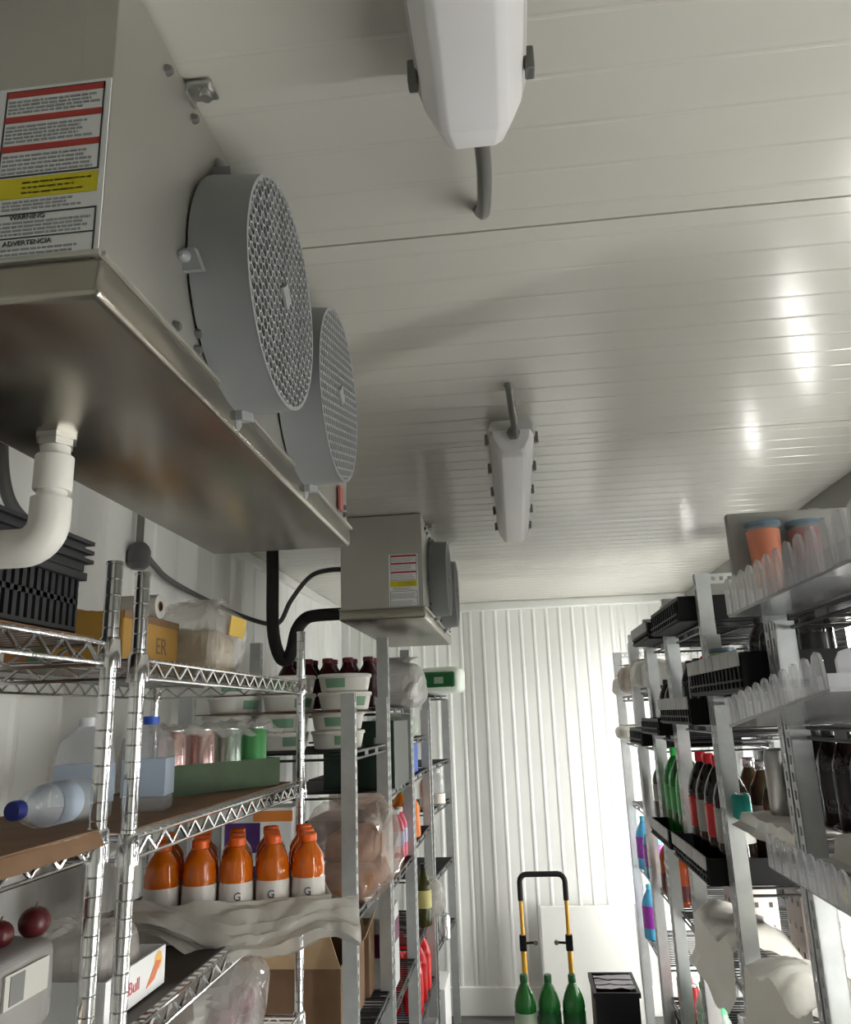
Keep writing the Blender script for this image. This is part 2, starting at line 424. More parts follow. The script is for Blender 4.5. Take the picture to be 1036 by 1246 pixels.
# drain plumbing below the near unit
t = thing('drain_pipe', 'white plastic drain pipe with elbow under the near cooling unit', 'pipe', (-0.545, 0.865, 2.05))
MB().lathe([(0.026, -0.006), (0.026, 0.0)], 6).lathe([(0.022, -0.014), (0.022, -0.006)], 6).build('lock_nut', steel, t)
MB().lathe([(0.0175, -0.04), (0.0175, -0.012)], 20).lathe([(0.0215, -0.070), (0.0225, -0.068), (0.0225, -0.027), (0.0205, -0.025)], 20).build('adapter', pvc, t, smooth=True)
MB().lathe([(0.0175, -0.09), (0.0175, -0.065)], 20).build('riser', pvc, t, smooth=True)
el = arc((-0.032, 0, -0.107), 0.032, 0, -PI/2, 8)
MB().tube([(0, 0, -0.080)] + el + [(-0.062, 0, -0.139)], 0.0235, 20).build('elbow', pvc, t, smooth=True)
MB().tube([(-0.055, 0, -0.139), (-0.52, 0.0, -0.146)], 0.0178, 18).build('run_pipe', pvc, t, smooth=True)

# ================================================================== LIGHT FIXTURES (off)
def fixture(label, cx, y0, y1, con, yc, zt=CEIL-0.03, nclip=5, rz=0.0):
    t = thing('light_fixture', label, 'light fixture', (cx, y0, 0), rz, group='ceiling light fixtures')
    L = y1-y0; zb = zt-0.085
    def loft(prof, ins):
        mb = MB(); n = len(prof)
        for y, s in ((0.0, ins), (0.035, 1.0), (L-0.035, 1.0), (L, ins)):
            mb.v += [(px*s, y, zt+(pz)*(s*0.5+0.5)) for px, pz in prof]
        for i in range(3):
            mb.f += [(i*n+k, i*n+(k+1) % n, (i+1)*n+(k+1) % n, (i+1)*n+k) for k in range(n)]
        mb.f += [tuple(range(n)), tuple(3*n+k for k in reversed(range(n)))]
        return mb
    loft([(-0.052, 0), (0.052, 0), (0.058, -0.012), (0.058, -0.028), (-0.058, -0.028), (-0.058, -0.012)], 0.9).build('base', fix_base, t, smooth=True, bevel=0.002)
    loft([(-0.055, -0.027), (0.055, -0.027), (0.052, -0.050), (0.036, -0.078), (0.026, -0.083), (-0.026, -0.083), (-0.036, -0.078), (-0.052, -0.050)], 0.82).build('lens', lens_mat, t, smooth=True, bevel=0.002)
    cm = MB().box(-0.005, 0.005, -0.009, 0.009, -0.016, 0.012).mesh('clip', dark_steel, bevel=0.002)
    for k in range(nclip):
        for s in (-1, 1): share('clip', cm, t, (s*0.061, 0.06+(L-0.12)*k/(nclip-1), zt-0.026))
    # mounting straps to the ceiling
    for yy in (0.18*L, 0.82*L): MB().box(-0.03, 0.03, yy-0.015, yy+0.015, zt-0.002, CEIL).build('mounting_strap', steel, t)
    sgn = 1 if con > 0 else -1
    ye = L if con > 0 else 0
    d = yc-y0-ye
    p = smooth_path([(0.005, ye, zt-0.035), (0.008, ye+d*0.35, zt-0.032), (0.004, ye+d*0.75, zt-0.018), (0.0, ye+d, CEIL-0.012), (-0.004, ye+d*1.02, CEIL)], 6)
    c = MB().tube(p, 0.0095, 10).build('conduit', dark_steel, t, smooth=True)
    MB().lathe([(0.016, 0), (0.016, 0.02), (0.012, 0.024)], 6, Matrix.Translation((0.005, ye-sgn*0.004, zt-0.036)) @ Matrix.Rotation(-sgn*PI/2, 4, 'X')).build('conduit_nut', dark_steel, c)
    return t
fixture('long white ceiling light fixture at the top edge of the photo, unlit', -0.008, -0.46, 0.745, 1, 1.0, zt=CEIL-0.035)
fixture('smaller looking unlit ceiling light fixture farther down the room', 0.026, 1.80, 2.86, -1, 1.655, nclip=5)

# ================================================================== SHELVING
def post_round(h):
    prof = [(0.0125, 0)]; z = 0.02
    while z < h-0.02:
        prof += [(0.0125, z-0.0015), (0.0112, z), (0.0125, z+0.0015)]; z += 0.0254
    prof += [(0.0125, h-0.006), (0.0135, h-0.005), (0.0135, h-0.001), (0.011, h)]
    return MB().lathe(prof, 14)
def wire_shelf(parent, L, D, z, m, rr=0.0032, zig=True, name='shelf', deck_step=0.027, truss=0.030, collar=None):
    """front at x=0, back at x=-D, along y 0..L, top wires at z"""
    o = MB()
    for x in (0, -D):
        for zz in (0, -truss): o.tube([(x, 0, z+zz), (x, L, z+zz)], rr, 8)
    for y in (0, L):
        for zz in (0, -truss): o.tube([(0, y, z+zz), (-D, y, z+zz)], rr, 8)
    sh = o.build(name, m, parent, smooth=True)
    zg = MB()
    if zig:
        for x in (0, -D):
            n = max(2, int(L/0.032))
            pts = [(x, L*(k+0.0)/n/1.0, z-(truss-0.003 if k % 2 else 0.003)) for k in range(n+1)]
            for a, b in zip(pts[:-1], pts[1:]): zg.bar(a, b, 0.004, 0.0045, up=(1,0,0))
        for y in (0, L):
            n = max(2, int(D/0.032))
            pts = [(-D*k/n, y, z-(truss-0.003 if k % 2 else 0.003)) for k in range(n+1)]
            for a, b in zip(pts[:-1], pts[1:]): zg.bar(a, b, 0.004, 0.0045, up=(0,1,0))
    else:
        n = max(2, int(L/0.16))
        for x in (0, -D):
            for k in range(1, n): zg.bar((x, L*k/n-0.03, z-truss/2), (x, L*k/n+0.03, z-truss/2), 0.004, truss*0.8, up=(0,0,1))
    zg.build('truss', m, sh)['kind'] = 'stuff'
    dk = MB(); n = int(L/deck_step)
    for k in range(1, n): dk.bar((0.002, L*k/n, z+0.002), (-D-0.002, L*k/n, z+0.002), 0.0042, 0.0042)
    for x in (-D*0.33, -D*0.67): dk.bar((x, 0, z-0.003), (x, L, z-0.003), 0.005, 0.005)
    dk.build('wire_deck', m, sh)['kind'] = 'stuff'
    if collar:
        for x in (0, -D):
            for y in (0, L):
                MB().lathe([(0.0185, z-truss-0.006), (0.0185, z-truss+0.004), (0.0165, z+0.006), (0.014, z+0.010)], 14, Matrix.Translation((x+collar*(1 if x == 0 else -1)*0, y, 0))).build('collar', m, sh, smooth=True)
    return sh
def chrome_unit(label, loc, L, D, zs, h):
    t = thing('wire_shelf_unit', label, 'shelf', loc, group='chrome wire shelving units')
    pm = post_round(h).mesh('post', chrome, smooth=True)
    for x in (0, -D):
        for y in (0, L): share('post', pm, t, (x, y, 0))
    for z in zs: wire_shelf(t, L, D, z, chrome, collar=0.001)
    return t
chrome_unit('chrome wire shelving unit at the left edge holding black crates', (-0.62, 0.14, 0), 1.03, 0.44, (0.95, 1.262, 1.548, 1.825), 1.955)
chrome_unit('chrome wire shelving unit with orange bottles and a green can carton', (-0.62, 1.268, 0), 1.02, 0.44, (0.95, 1.245, 1.528, 1.808), 1.955)

def slot_post(h, wx=0.042, wy=0.030, side=1):
    """galvanised channel: solid face towards -y, slotted flange on the corridor side"""
    mb = MB(); th = 0.003
    mb.box(-wx/2, wx/2, -wy/2, -wy/2+th, 0, h)
    s = side*wx/2
    for k in (-1, 1): mb.box(min(s, s-side*th), max(s, s-side*th), (-wy/2 if k < 0 else wy/2-0.009), (-wy/2+0.009 if k < 0 else wy/2), 0, h)
    z = 0.0
    while z < h-0.02: mb.box(min(s, s-side*th), max(s, s-side*th), -wy/2+0.009, wy/2-0.009, z, z+0.016); z += 0.034
    mb.box(min(-s, -s+side*th), max(-s, -s+side*th), -wy/2, wy/2, 0, h)
    return mb
def top_bar(D, m, side):
    mb = MB(); n = int(D/0.022); H_ = 0.030
    mb.box(0, D, -0.0015, 0.0015, 0, 0.009).box(0, D, -0.0015, 0.0015, H_-0.009, H_)
    for k in range(n+1):
        x = D*k/n; mb.box(max(0, x-0.006), min(D, x+0.006), -0.0015, 0.0015, 0.009, H_-0.009)
    return mb
def slot_unit(label, loc, L, D, zs, h, side, rz=0.0, bar=True, near_post=True, group=None):
    """side=+1: corridor at +x of the unit (left row); side=-1: corridor at -x (right row)"""
    t = thing('slotted_shelf_unit', label, 'shelf', loc, rz, group=group)
    pm = slot_post(h, side=side).mesh('post', galv, bevel=0)
    for y in ((0, L) if near_post else (L,)):
        share('post', pm, t, (0, y, 0)); share('post', pm, t, (-side*D, y, 0))
        if bar:
            b = top_bar(D, galv, side).build('end_bar', galv, t); b.location = (0 if side < 0 else -D, y, h-0.031)
            MB().lathe([(0.009, 0), (0.009, 0.004), (0.005, 0.007)], 10, Matrix.Rotation(PI/2, 4, 'X')).build('bar_bolt', steel, b, smooth=True).location = ((0 if side < 0 else D), -0.002, 0.015)
    for z in zs:
        sh = wire_shelf(t, L-0.05, D-0.02, 0.0, black_wire, rr=0.004, zig=False, truss=0.020)
        sh.location = ((0.012 if side > 0 else D-0.008), 0.025, z)
    return t
GL = 'galvanised slotted shelving on the left'
slot_unit('galvanised slotted shelving unit on the left holding the white tubs', (-0.50, 2.385, 0), 0.60, 0.50, (0.80, 1.165, 1.605), 1.775, 1, bar=False, group=GL)
slot_unit('galvanised slotted shelving unit beneath the far cooling unit', (-0.50, 3.03, 0), 0.62, 0.50, (0.72, 1.12, 1.435, 1.735), 2.0, 1, bar=False, group=GL)
slot_unit('galvanised slotted shelving unit on the left between the red drinks and the green pack', (-0.50, 3.70, 0), 0.66, 0.50, (0.45, 0.75, 1.15, 1.435, 1.60), 1.735, 1, bar=False, group=GL)
slot_unit('last galvanised slotted shelving unit on the left against the back wall', (-0.495, 4.42, 0), 0.66, 0.48, (0.55, 0.88, 1.21, 1.44, 1.82), 1.80, 1, rz=-0.07, bar=False, group=GL)
GR = 'galvanised slotted shelving on the right'
R_UNITS = [  # y0, L, shelf heights, post height
    (1.02, 0.74, (0.60, 0.93, 1.385, 1.652, 1.875), 1.87, 'galvanised shelving unit at the right edge with black wire shelves and clear trays'),
    (1.80, 0.575, (0.60, 0.93, 1.40, 1.725), 1.90, 'galvanised shelving unit with white film and a tall silver can on the right'),
    (2.412, 0.545, (0.60, 0.94, 1.215, 1.645, 1.945), 2.085, 'galvanised shelving unit with a perforated top bar, third from the right edge'),
    (2.994, 0.435, (0.50, 0.94, 1.22, 1.60, 1.945), 2.065, 'galvanised shelving unit with dark bottles behind the third right unit'),
    (3.466, 0.435, (0.50, 0.93, 1.225, 1.545, 1.79), 2.045, 'galvanised shelving unit with white packs on top, second from the far end'),
    (3.94, 0.62, (0.60, 0.92, 1.225, 1.54, 1.765), 2.01, 'farthest galvanised shelving unit on the right with blue and purple bottles'),
]
for i, (y0, L, zs, h, lb) in enumerate(R_UNITS):
    slot_unit(lb, (0.57, y0, 0), L, 0.46, zs, h, -1, bar=(i >= 2), group=GR)
# ================================================================== PIPES AND CABLES
o = MB().tube(smooth_path([(-0.9, 2.89, CEIL), (-0.9, 2.905, 2.25), (-0.9, 2.92, 2.04), (-0.885, 2.95, 1.945), (-0.86, 2.96, 1.925), (-0.835, 2.95, 1.96), (-0.815, 2.94, 2.03), (-0.785, 2.95, 2.075), (-0.73, 2.93, 2.085), (-0.60, 2.92, 2.085)], 6), 0.024, 12).build('insulated_pipe', rubber, smooth=True)
tag(o, 'thick black foam-insulated pipe bent in a U behind the far cooling unit', 'pipe')
o = MB().tube(smooth_path([(-1.10, 2.215, 2.225), (-1.09, 2.30, 2.18), (-1.09, 2.45, 2.15), (-1.09, 2.91, 2.125), (-0.98, 3.02, 2.08), (-0.90, 3.0, 2.075), (-0.84, 2.95, 2.15), (-0.76, 2.93, 2.235), (-0.68, 2.92, 2.255), (-0.60, 2.92, 2.25)], 6), 0.0095, 8).build('power_cable', cable_grey, smooth=True)
tag(o, 'thin dark grey cable looping along the left wall to the far cooling unit', 'cable')
t = thing('cable_gland', 'dark grey conduit fitting on the left wall behind the chrome shelves', 'fitting', (-1.10, 2.215, 2.19))
MB().lathe([(0.020, -0.035), (0.034, -0.02), (0.034, 0.02), (0.028, 0.035), (0.018, 0.045)], 14).build('boot', cable_grey, t, smooth=True)
MB().tube([(0, 0, 0.04), (0, 0, 0.225)], 0.011, 10).build('conduit', dark_steel, t, smooth=True)
o = MB().tube(smooth_path([(-1.0, 1.385, CEIL), (-1.0, 1.40, 2.27), (-1.0, 1.42, 2.19), (-1.0, 1.455, 2.145), (-1.0, 1.52, 2.12), (-1.02, 1.66, 2.10), (-1.08, 1.80, 2.08)], 6), 0.0125, 10).build('black_hose', cable_grey, smooth=True)
tag(o, 'curved dark hose hanging on the left wall at the photo edge', 'hose')

# ================================================================== GENERIC GOODS
_cache = {}
def cached(key, fn):
    if key not in _cache: _cache[key] = fn()
    return _cache[key]
def bottle(name, label, loc, r, h, body, cap, lab=None, group=None, style='soda', fill=None, rz=0, rx=0, ry=0, lab_z=(0.30, 0.58), letter=None, capr=None):
    t = thing(name, label, 'bottle', loc, rz, group, rx, ry)
    cr = capr or max(0.011, min(0.017, r*0.42))
    prof = {'soda': [(r*.72, 0), (r*.95, h*.02), (r, h*.06), (r, h*.27), (r*.96, h*.30), (r*.96, h*.58), (r, h*.61), (r*.97, h*.67), (r*.80, h*.76), (r*.55, h*.84), (cr*.95, h*.90), (cr*.9, h*.93)],
            'sport': [(r*.85, 0), (r, h*.03), (r, h*.10), (r*.92, h*.14), (r*.92, h*.50), (r, h*.54), (r, h*.66), (r*.93, h*.70), (r*.95, h*.74), (r*.80, h*.80), (cr*1.05, h*.87), (cr*.95, h*.90)],
            'jug': [(r*.9, 0), (r, h*.04), (r, h*.35), (r*.97, h*.38), (r, h*.41), (r, h*.66), (r*.85, h*.78), (r*.5, h*.88), (cr*.95, h*.92), (cr*.9, h*.94)]}[style]
    bk = (style, r, h, body.name)
    share('body', cached(bk, lambda: MB().lathe(prof, 18).mesh('body', body, smooth=True)), t)
    share('cap', cached(('cap', cr, h, cap.name), lambda: MB().lathe([(cr, h*.905), (cr*1.06, h*.91), (cr*1.06, h*.985), (cr*.9, h)], 16).mesh('cap', cap, smooth=True)), t)
    if lab:
        l = share('label_band', cached(('lab', r, h, lab.name, lab_z), lambda: MB().lathe([(r*.975, h*lab_z[0]), (r*1.012, h*lab_z[0]), (r*1.012, h*lab_z[1]), (r*.975, h*lab_z[1])], 18, caps=False).mesh('label_band', lab, smooth=True)), t)
        if letter:
            text('print_letter', letter, r*0.62, ink_black, l, Matrix.Rotation(0.0, 4, 'Z') @ Matrix.Translation((-r*0.22, -r*1.02, h*(lab_z[0]+0.235))) @ Matrix.Rotation(PI/2, 4, 'X'), depth=0.001)
            MB().box(-r*.34, r*.34, -r*1.03, -r*.9, h*(lab_z[0]+.175), h*(lab_z[0]+.20)).build('print_bar', ink_black, l)
    return t
def can(label, loc, body, r=0.033, h=0.122, group=None, rz=0, lidm=None, name='drink_can'):
    t = thing(name, label, 'can', loc, rz, group); lidm = lidm or can_silver
    share('body', cached(('canb', r, h, body.name), lambda: MB().lathe([(r*.76, 0), (r*.80, h*.01), (r, h*.07), (r, h*.90), (r*.84, h*.975)], 20).mesh('body', body, smooth=True)), t)
    share('lid', cached(('canl', r, h, lidm.name), lambda: MB().lathe([(r*.84, h*.973), (r*.86, h*.98), (r*.86, h), (r*.80, h), (r*.78, h*.985), (0.001, h*.985)], 20, caps=False).mesh('lid', lidm, smooth=True)), t)
    share('pull_tab', cached(('cant', r, h), lambda: MB().box(-.006, .006, -.002, .014, h*.986, h*.994).mesh('pull_tab', can_silver)), t)
    return t
def carton(name, label, loc, sx, sy, sz, m, group=None, rz=0, bands=(), cat='box', flaps=None, rx=0, ry=0, tape=None):
    """closed box; bands: (face, u0,u1,v0,v1, mat, partname) printed panels"""
    t = thing(name, label, cat, loc, rz, group, rx, ry)
    MB().box(-sx/2, sx/2, -sy/2, sy/2, 0, sz).build('shell', m, t, bevel=min(0.003, sx*.05))
    e = 0.0012
    for (fc, u0, u1, v0, v1, bm_, pn) in bands:
        b = MB()
        if fc == '-y': b.box(-sx/2+u0*sx, -sx/2+u1*sx, -sy/2-e, -sy/2+e, v0*sz, v1*sz)
        if fc == '+x': b.box(sx/2-e, sx/2+e, -sy/2+u0*sy, -sy/2+u1*sy, v0*sz, v1*sz)
        if fc == '-x': b.box(-sx/2-e, -sx/2+e, -sy/2+u0*sy, -sy/2+u1*sy, v0*sz, v1*sz)
        if fc == '+z': b.box(-sx/2+u0*sx, -sx/2+u1*sx, -sy/2+v0*sy, -sy/2+v1*sy, sz-e, sz+e)
        b.build(pn, bm_, t)
    MB().box(-0.012, 0.012, -sy/2-e, sy/2+e, sz-e, sz+e).build('top_seam', tape or m, t)
    return t
def open_tray(name, label, loc, sx, sy, sz, m, th=0.004, rz=0, rx=0, ry=0, group=None, cat='tray', lean=0.0):
    t = thing(name, label, cat, loc, rz, group, rx, ry)
    MB().box(-sx/2, sx/2, -sy/2, sy/2, 0, th).build('bottom', m, t)
    for (nm, b) in (('side', (-sx/2, sx/2, -sy/2, -sy/2+th, th, sz)), ('side', (-sx/2, sx/2, sy/2-th, sy/2, th, sz)),
                    ('side', (-sx/2, -sx/2+th, -sy/2+th, sy/2-th, th, sz)), ('side', (sx/2-th, sx/2, -sy/2+th, sy/2-th, th, sz))):
        MB().box(*b).build(nm, m, t)
    return t
def bag_mesh(size, seed, m, amp=0.18, e=0.55, freq=9, nu=22, nv=30, name='bag_skin'):
    sx, sy, sz = size; mb = MB(); off = Vector((seed*3.1, seed*1.7, seed*.9))
    def sp(v, ex): return math.copysign(abs(v)**ex, v)
    def fn(u, v):
        th = -PI/2+PI*u; ph = 2*PI*v
        x = sp(math.cos(th), e)*sp(math.cos(ph), e); y = sp(math.cos(th), e)*sp(math.sin(ph), e); z = sp(math.sin(th), e)
        p = Vector((x*sx/2, y*sy/2, z*sz/2))
        q = noise.noise_vector(p*freq+off)*amp + noise.noise_vector(p*freq*2.7+off)*amp*0.45
        p = p + Vector((q.x*sx, q.y*sy, q.z*sz))*0.5
        p.z = max(-sz/2, p.z)
        return (p.x, p.y, p.z+sz/2)
    mb.sheet(fn, nu, nv)
    return mb.mesh(name, m, smooth=False)
def bag(name, label, loc, size, seed, m, rz=0, amp=0.18, freq=9, cat='bag', group=None):
    t = thing(name, label, cat, loc, rz, group)
    share('skin', bag_mesh(size, seed, m, amp, freq=freq), t)
    # gathered neck of the bag
    mb = MB(); g = random.Random(seed)
    k = 9; sx, sy, sz = size
    def fn(u, v):
        a = 2*PI*v; r = (0.10+0.22*u*u)*min(sx, sy)*(1+0.35*math.sin(5*a+seed)+0.2*g.random())
        return (r*math.cos(a), r*math.sin(a)*0.6, sz*(0.90+0.16*u))
    mb.sheet(fn, 3, 18); mb.build('gathered_neck', m, t)
    return t
def film_sheet(name, label, fn, nu, nv, m, cat='film', group=None, kind=None, th=0.0008):
    o = MB().sheet(fn, nu, nv).build(name, m, None, smooth=True, solid=th)
    return tag(o, label, cat, group)
def nz(x, y, s, f): return noise.noise(Vector((x*f+s, y*f-s, s*.7)))

# ================================================================== LEFT: NEAR CHROME UNIT
def flat_sheet(name, label, x0, x1, y0, y1, z, m, lip=0.0, seed=1, cat='cardboard sheet'):
    t = thing(name, label, cat, (x1, y0, z))
    def fn(u, v):
        x = (x0-x1)*(1-u); y = (y1-y0)*v
        return (x, y, 0.003+0.0015*(nz(x, y, seed, 8)+1))
    MB().sheet(fn, 8, 10).build('sheet', m, t, solid=0.003)
    if lip:
        def f2(u, v): return (0.0+0.010*u, (y1-y0)*v, 0.004-lip*u+0.004*nz(u, v*3, seed, 2))
        MB().sheet(f2, 2, 10).build('folded_flap', m, t, solid=0.002)
    return t
flat_sheet('cardboard_sheet', 'brown cardboard sheet under the black crates on the left top shelf', -1.03, -0.632, 0.40, 1.15, 1.8295, cardboard)
def slot_crate(label, loc, sx, sy, sz, m, cols, rows, seed):
    """crate with rows of tall slots on the corridor side and near end"""
    t = thing('slotted_crate', label, 'crate', loc, group='black crates')
    th = 0.006
    MB().box(-sx/2, sx/2, -sy/2, sy/2, 0, th).build('crate_floor', m, t)
    def side(nm, L, along_y, pos, nc):
        mb = MB(); rim = sz*.10; gap = sz*.08
        def add(u0, u1, v0, v1):
            if along_y: mb.box(pos-th/2, pos+th/2, u0, u1, v0, v1)
            else: mb.box(u0, u1, pos-th/2, pos+th/2, v0, v1)
        add(-L/2, L/2, 0, rim*1.3); add(-L/2, L/2, sz-rim, sz)
        if rows == 2: add(-L/2, L/2, sz*.52-gap/2, sz*.52+gap/2)
        for k in range(nc+1):
            u = -L/2+L*k/nc; w_ = L/nc*0.27
            add(max(-L/2, u-w_), min(L/2, u+w_), rim*1.3, sz-rim)
        mb.build(nm, m, t)
    side('slotted_side', sy, True, sx/2-th/2, cols); side('slotted_side', sy, True, -sx/2+th/2, cols)
    side('slotted_end', sx-2*th, False, -sy/2+th/2, int(cols*sx/sy)); side('slotted_end', sx-2*th, False, sy/2-th/2, int(cols*sx/sy))
    r = MB()
    r.box(-sx/2-.008, sx/2+.008, -sy/2-.008, -sy/2, sz-.012, sz).box(-sx/2-.008, sx/2+.008, sy/2, sy/2+.008, sz-.012, sz)
    r.box(-sx/2-.008, -sx/2, -sy/2, sy/2, sz-.012, sz).box(sx/2, sx/2+.008, -sy/2, sy/2, sz-.012, sz)
    r.build('rim', m, t)
    return t
slot_crate('black slotted plastic crate on cardboard beside the chrome post', (-0.815, 1.035, 1.838), 0.30, 0.225, 0.097, dark_grey_plastic, 13, 2, 1)
def ribbed_crate(label, loc, sx, sy, sz, m, n=3):
    t = thing('ribbed_crate', label, 'crate', loc, group='black crates'); th = .006
    MB().box(-sx/2, sx/2, -sy/2, sy/2, 0, th).build('crate_floor', m, t)
    for nm, b in (('crate_side', (-sx/2, -sx/2+th, -sy/2, sy/2)), ('crate_side', (sx/2-th, sx/2, -sy/2, sy/2)), ('crate_end', (-sx/2+th, sx/2-th, -sy/2, -sy/2+th)), ('crate_end', (-sx/2+th, sx/2-th, sy/2-th, sy/2))):
        MB().box(*b, th, sz).build(nm, m, t)
    for k in range(n):
        z = sz*(0.3+0.35*k); r = MB(); d = .010
        r.box(-sx/2-d, sx/2+d, -sy/2-d, -sy/2, z, z+.006).box(-sx/2-d, sx/2+d, sy/2, sy/2+d, z, z+.006).box(-sx/2-d, -sx/2, -sy/2, sy/2, z, z+.006).box(sx/2, sx/2+d, -sy/2, sy/2, z, z+.006)
        r.build('rib', lip_grey if False else m, t)
    return t
ribbed_crate('black ribbed crate stacked on top of the slotted crate by the drain elbow', (-0.815, 1.035, 1.937), 0.31, 0.23, 0.042, dark_grey_plastic)
# middle shelf
flat_sheet('cardboard_sheet', 'brown cardboard sheet with a bent-down edge on the left middle shelf', -1.03, -0.606, 0.45, 1.145, 1.5525, cardboard, lip=0.020, seed=4)
water_clear = mat('water_plastic', (0.68, 0.72, 0.76), 0.06, spec=1.0, alpha=0.30, coat=0.5)
blue_cap = colmat('blue_cap', (0.02, 0.10, 0.55)); navy_cap = colmat('navy_cap', (0.02, 0.03, 0.22))
pale_label = colmat('pale_blue_label', (0.42, 0.50, 0.62), alpha=.8)
bottle('water_bottle', 'clear water bottle lying on its side with a dark blue cap', (-0.705, 1.285, 1.592), 0.031, 0.195, water_clear, navy_cap, pale_label, rx=PI/2, group='water bottles')
# shrink-wrapped water next to the chrome post
t = thing('water_jug', 'large clear square water jug with a pale blue label behind the chrome posts', 'jug', (-0.80, 1.45, 1.537), group='water jugs')
MB().lathe([(0.052, 0), (0.058, .006), (0.058, .115), (0.050, .14), (0.020, .165), (0.016, .168)], 4, Matrix.Rotation(PI/4+.2, 4, 'Z')).build('body', water_clear, t, bevel=0.006)
MB().lathe([(0.0595, .03), (0.0595, .10)], 4, Matrix.Rotation(PI/4+.2, 4, 'Z'), caps=False).build('label_band', pale_label, t)
MB().lathe([(0.016, .166), (0.016, .182)], 14).build('cap', mat('clear_cap', (0.75, 0.78, 0.8), 0.2, alpha=.8), t, smooth=True)
j = copy_tree(t); j.location = (-0.745, 1.595, 1.5375); j['label'] = 'clear water jug with a bright blue cap to the right of the chrome posts'
for ch in j.children:
    if ch.name.startswith('cap'):
        ch.data = ch.data.copy(); ch.data.materials.clear(); ch.data.materials.append(blue_cap)
# lower shelf
t = carton('printed_tray', 'white drinks tray printed in yellow and blue at the bottom left corner', (-0.79, 1.00, 1.267), 0.28, 0.28, 0.042, paper_white,
    bands=(('+x', .55, .85, .1, .9, colmat('amber_print', (.75, .42, .05)), 'amber_patch'), ('+x', .02, .35, .1, .8, colmat('blue_print', (.08, .18, .45)), 'blue_patch')))
t = thing('wrapped_pack', 'grey shrink-wrapped pack with a white label on the lower left shelf', 'pack', (-0.79, 1.005, 1.310))
share('wrap', bag_mesh((0.27, 0.32, 0.115), 5, mat('grey_wrap', (.30, .29, .28), .3, spec=.6, alpha=.92), .025, e=.22, freq=6, name='wrap'), t)
MB().box(0.137, 0.140, 0.02, 0.115, 0.055, 0.095).build('white_label', mat('dull_white', (.55, .54, .5), .5), t)
MB().box(0.139, 0.141, 0.03, 0.06, 0.058, 0.092).build('barcode', mat('barcode_grey', (.2, .2, .2), .6), t)
plum = colmat('dark_red_skin', (0.085, 0.010, 0.014), 0.3)
for k, (x, y, r, lb) in enumerate(((-0.70, 1.14, .021, 'largest dark red round fruit on the wrapped pack'), (-0.715, 1.085, .018, 'middle dark red round fruit on the wrapped pack'), (-0.73, 1.045, .016, 'smallest dark red round fruit, leftmost on the wrapped pack'))):
    t = thing('red_fruit', lb, 'fruit', (x+.012, y, 1.420), group='dark red fruits')
    MB().lathe([(r*.35, 0.003)] + [(r*math.sin(a)*1.03, r-r*math.cos(a)*.97) for a in [PI*q/10 for q in range(2, 10)]] + [(r*.1, 1.9*r)], 16).build('flesh', plum, t, smooth=True)
    MB().tube([(0, 0, 1.86*r), (.002, .001, 2.25*r)], .0015, 6).build('stem', cardboard_dark, t)

# ================================================================== LEFT: SECOND CHROME UNIT
ochre = colmat('ochre_carton', (.40, .22, .04), .6, noise_amt=.1, noise_scale=10)
t = carton('ochre_box', 'yellow brown carton with the dark letters ER on the chrome top shelf', (-0.81, 1.56, 1.8125), 0.15, 0.25, 0.105, ochre, rz=0.0, bands=(('+x', .0, 1, .86, 1, cardboard_dark, 'lid_edge'),))
text('print_word', 'ER', 0.048, cardboard_dark, t, Matrix.Translation((0.0758, 0.015, 0.032)) @ Matrix.Rotation(PI/2, 4, 'Z') @ Matrix.Rotation(PI/2, 4, 'X'))
t = thing('paper_roll', 'pale roll lying on the yellow brown carton', 'roll', (-0.80, 1.60, 1.9195)); RXr = Matrix.Translation((-.03, 0, .026)) @ RX
MB().lathe([(0.011, 0), (0.026, 0), (0.026, .09), (0.011, .09)], 20, RXr, caps=False).build('roll_body', mat('pale_roll', (.55, .54, .5), .6), t, smooth=True)
MB().lathe([(0.009, -.001), (0.011, -.001), (0.011, .091), (0.009, .091)], 16, RXr, caps=False).build('core', cardboard_dark, t, smooth=True)
t = bag('snack_bag', 'clear crumpled plastic bag with a yellow label on the chrome top shelf', (-0.735, 1.83, 1.8125), (0.16, 0.26, 0.165), 11, film_bag, amp=0.16, freq=11)
share('contents', bag_mesh((0.12, 0.19, 0.10), 12, mat('pale_contents', (.62, .52, .36), .6, noise_amt=.25, noise_scale=30), .2, freq=16), t)
MB().box(-0.002, 0.0, -0.05, 0.05, 0, 0.045).build('yellow_label', colmat('yellow_label', (.80, .52, .03)), t, label='yellow paper label').matrix_local = Matrix.Translation((0.085, -0.01, 0.085)) @ Matrix.Rotation(0.15, 4, 'Y')
carton('small_brown_box', 'small orange brown box at the back behind the black slotted crate', (-0.945, 1.53, 1.8125), 0.10, 0.13, 0.13, mat('orange_carton', (.36, .16, .05), .6), bands=(('-y', .5, 1, 0, 1, colmat('green_print', (.12, .18, .08)), 'green_panel'),))
flat_sheet('cardboard_sheet', 'brown cardboard sheet under the green can carton', -1.03, -0.64, 1.30, 2.26, 1.5325, cardboard, seed=6)
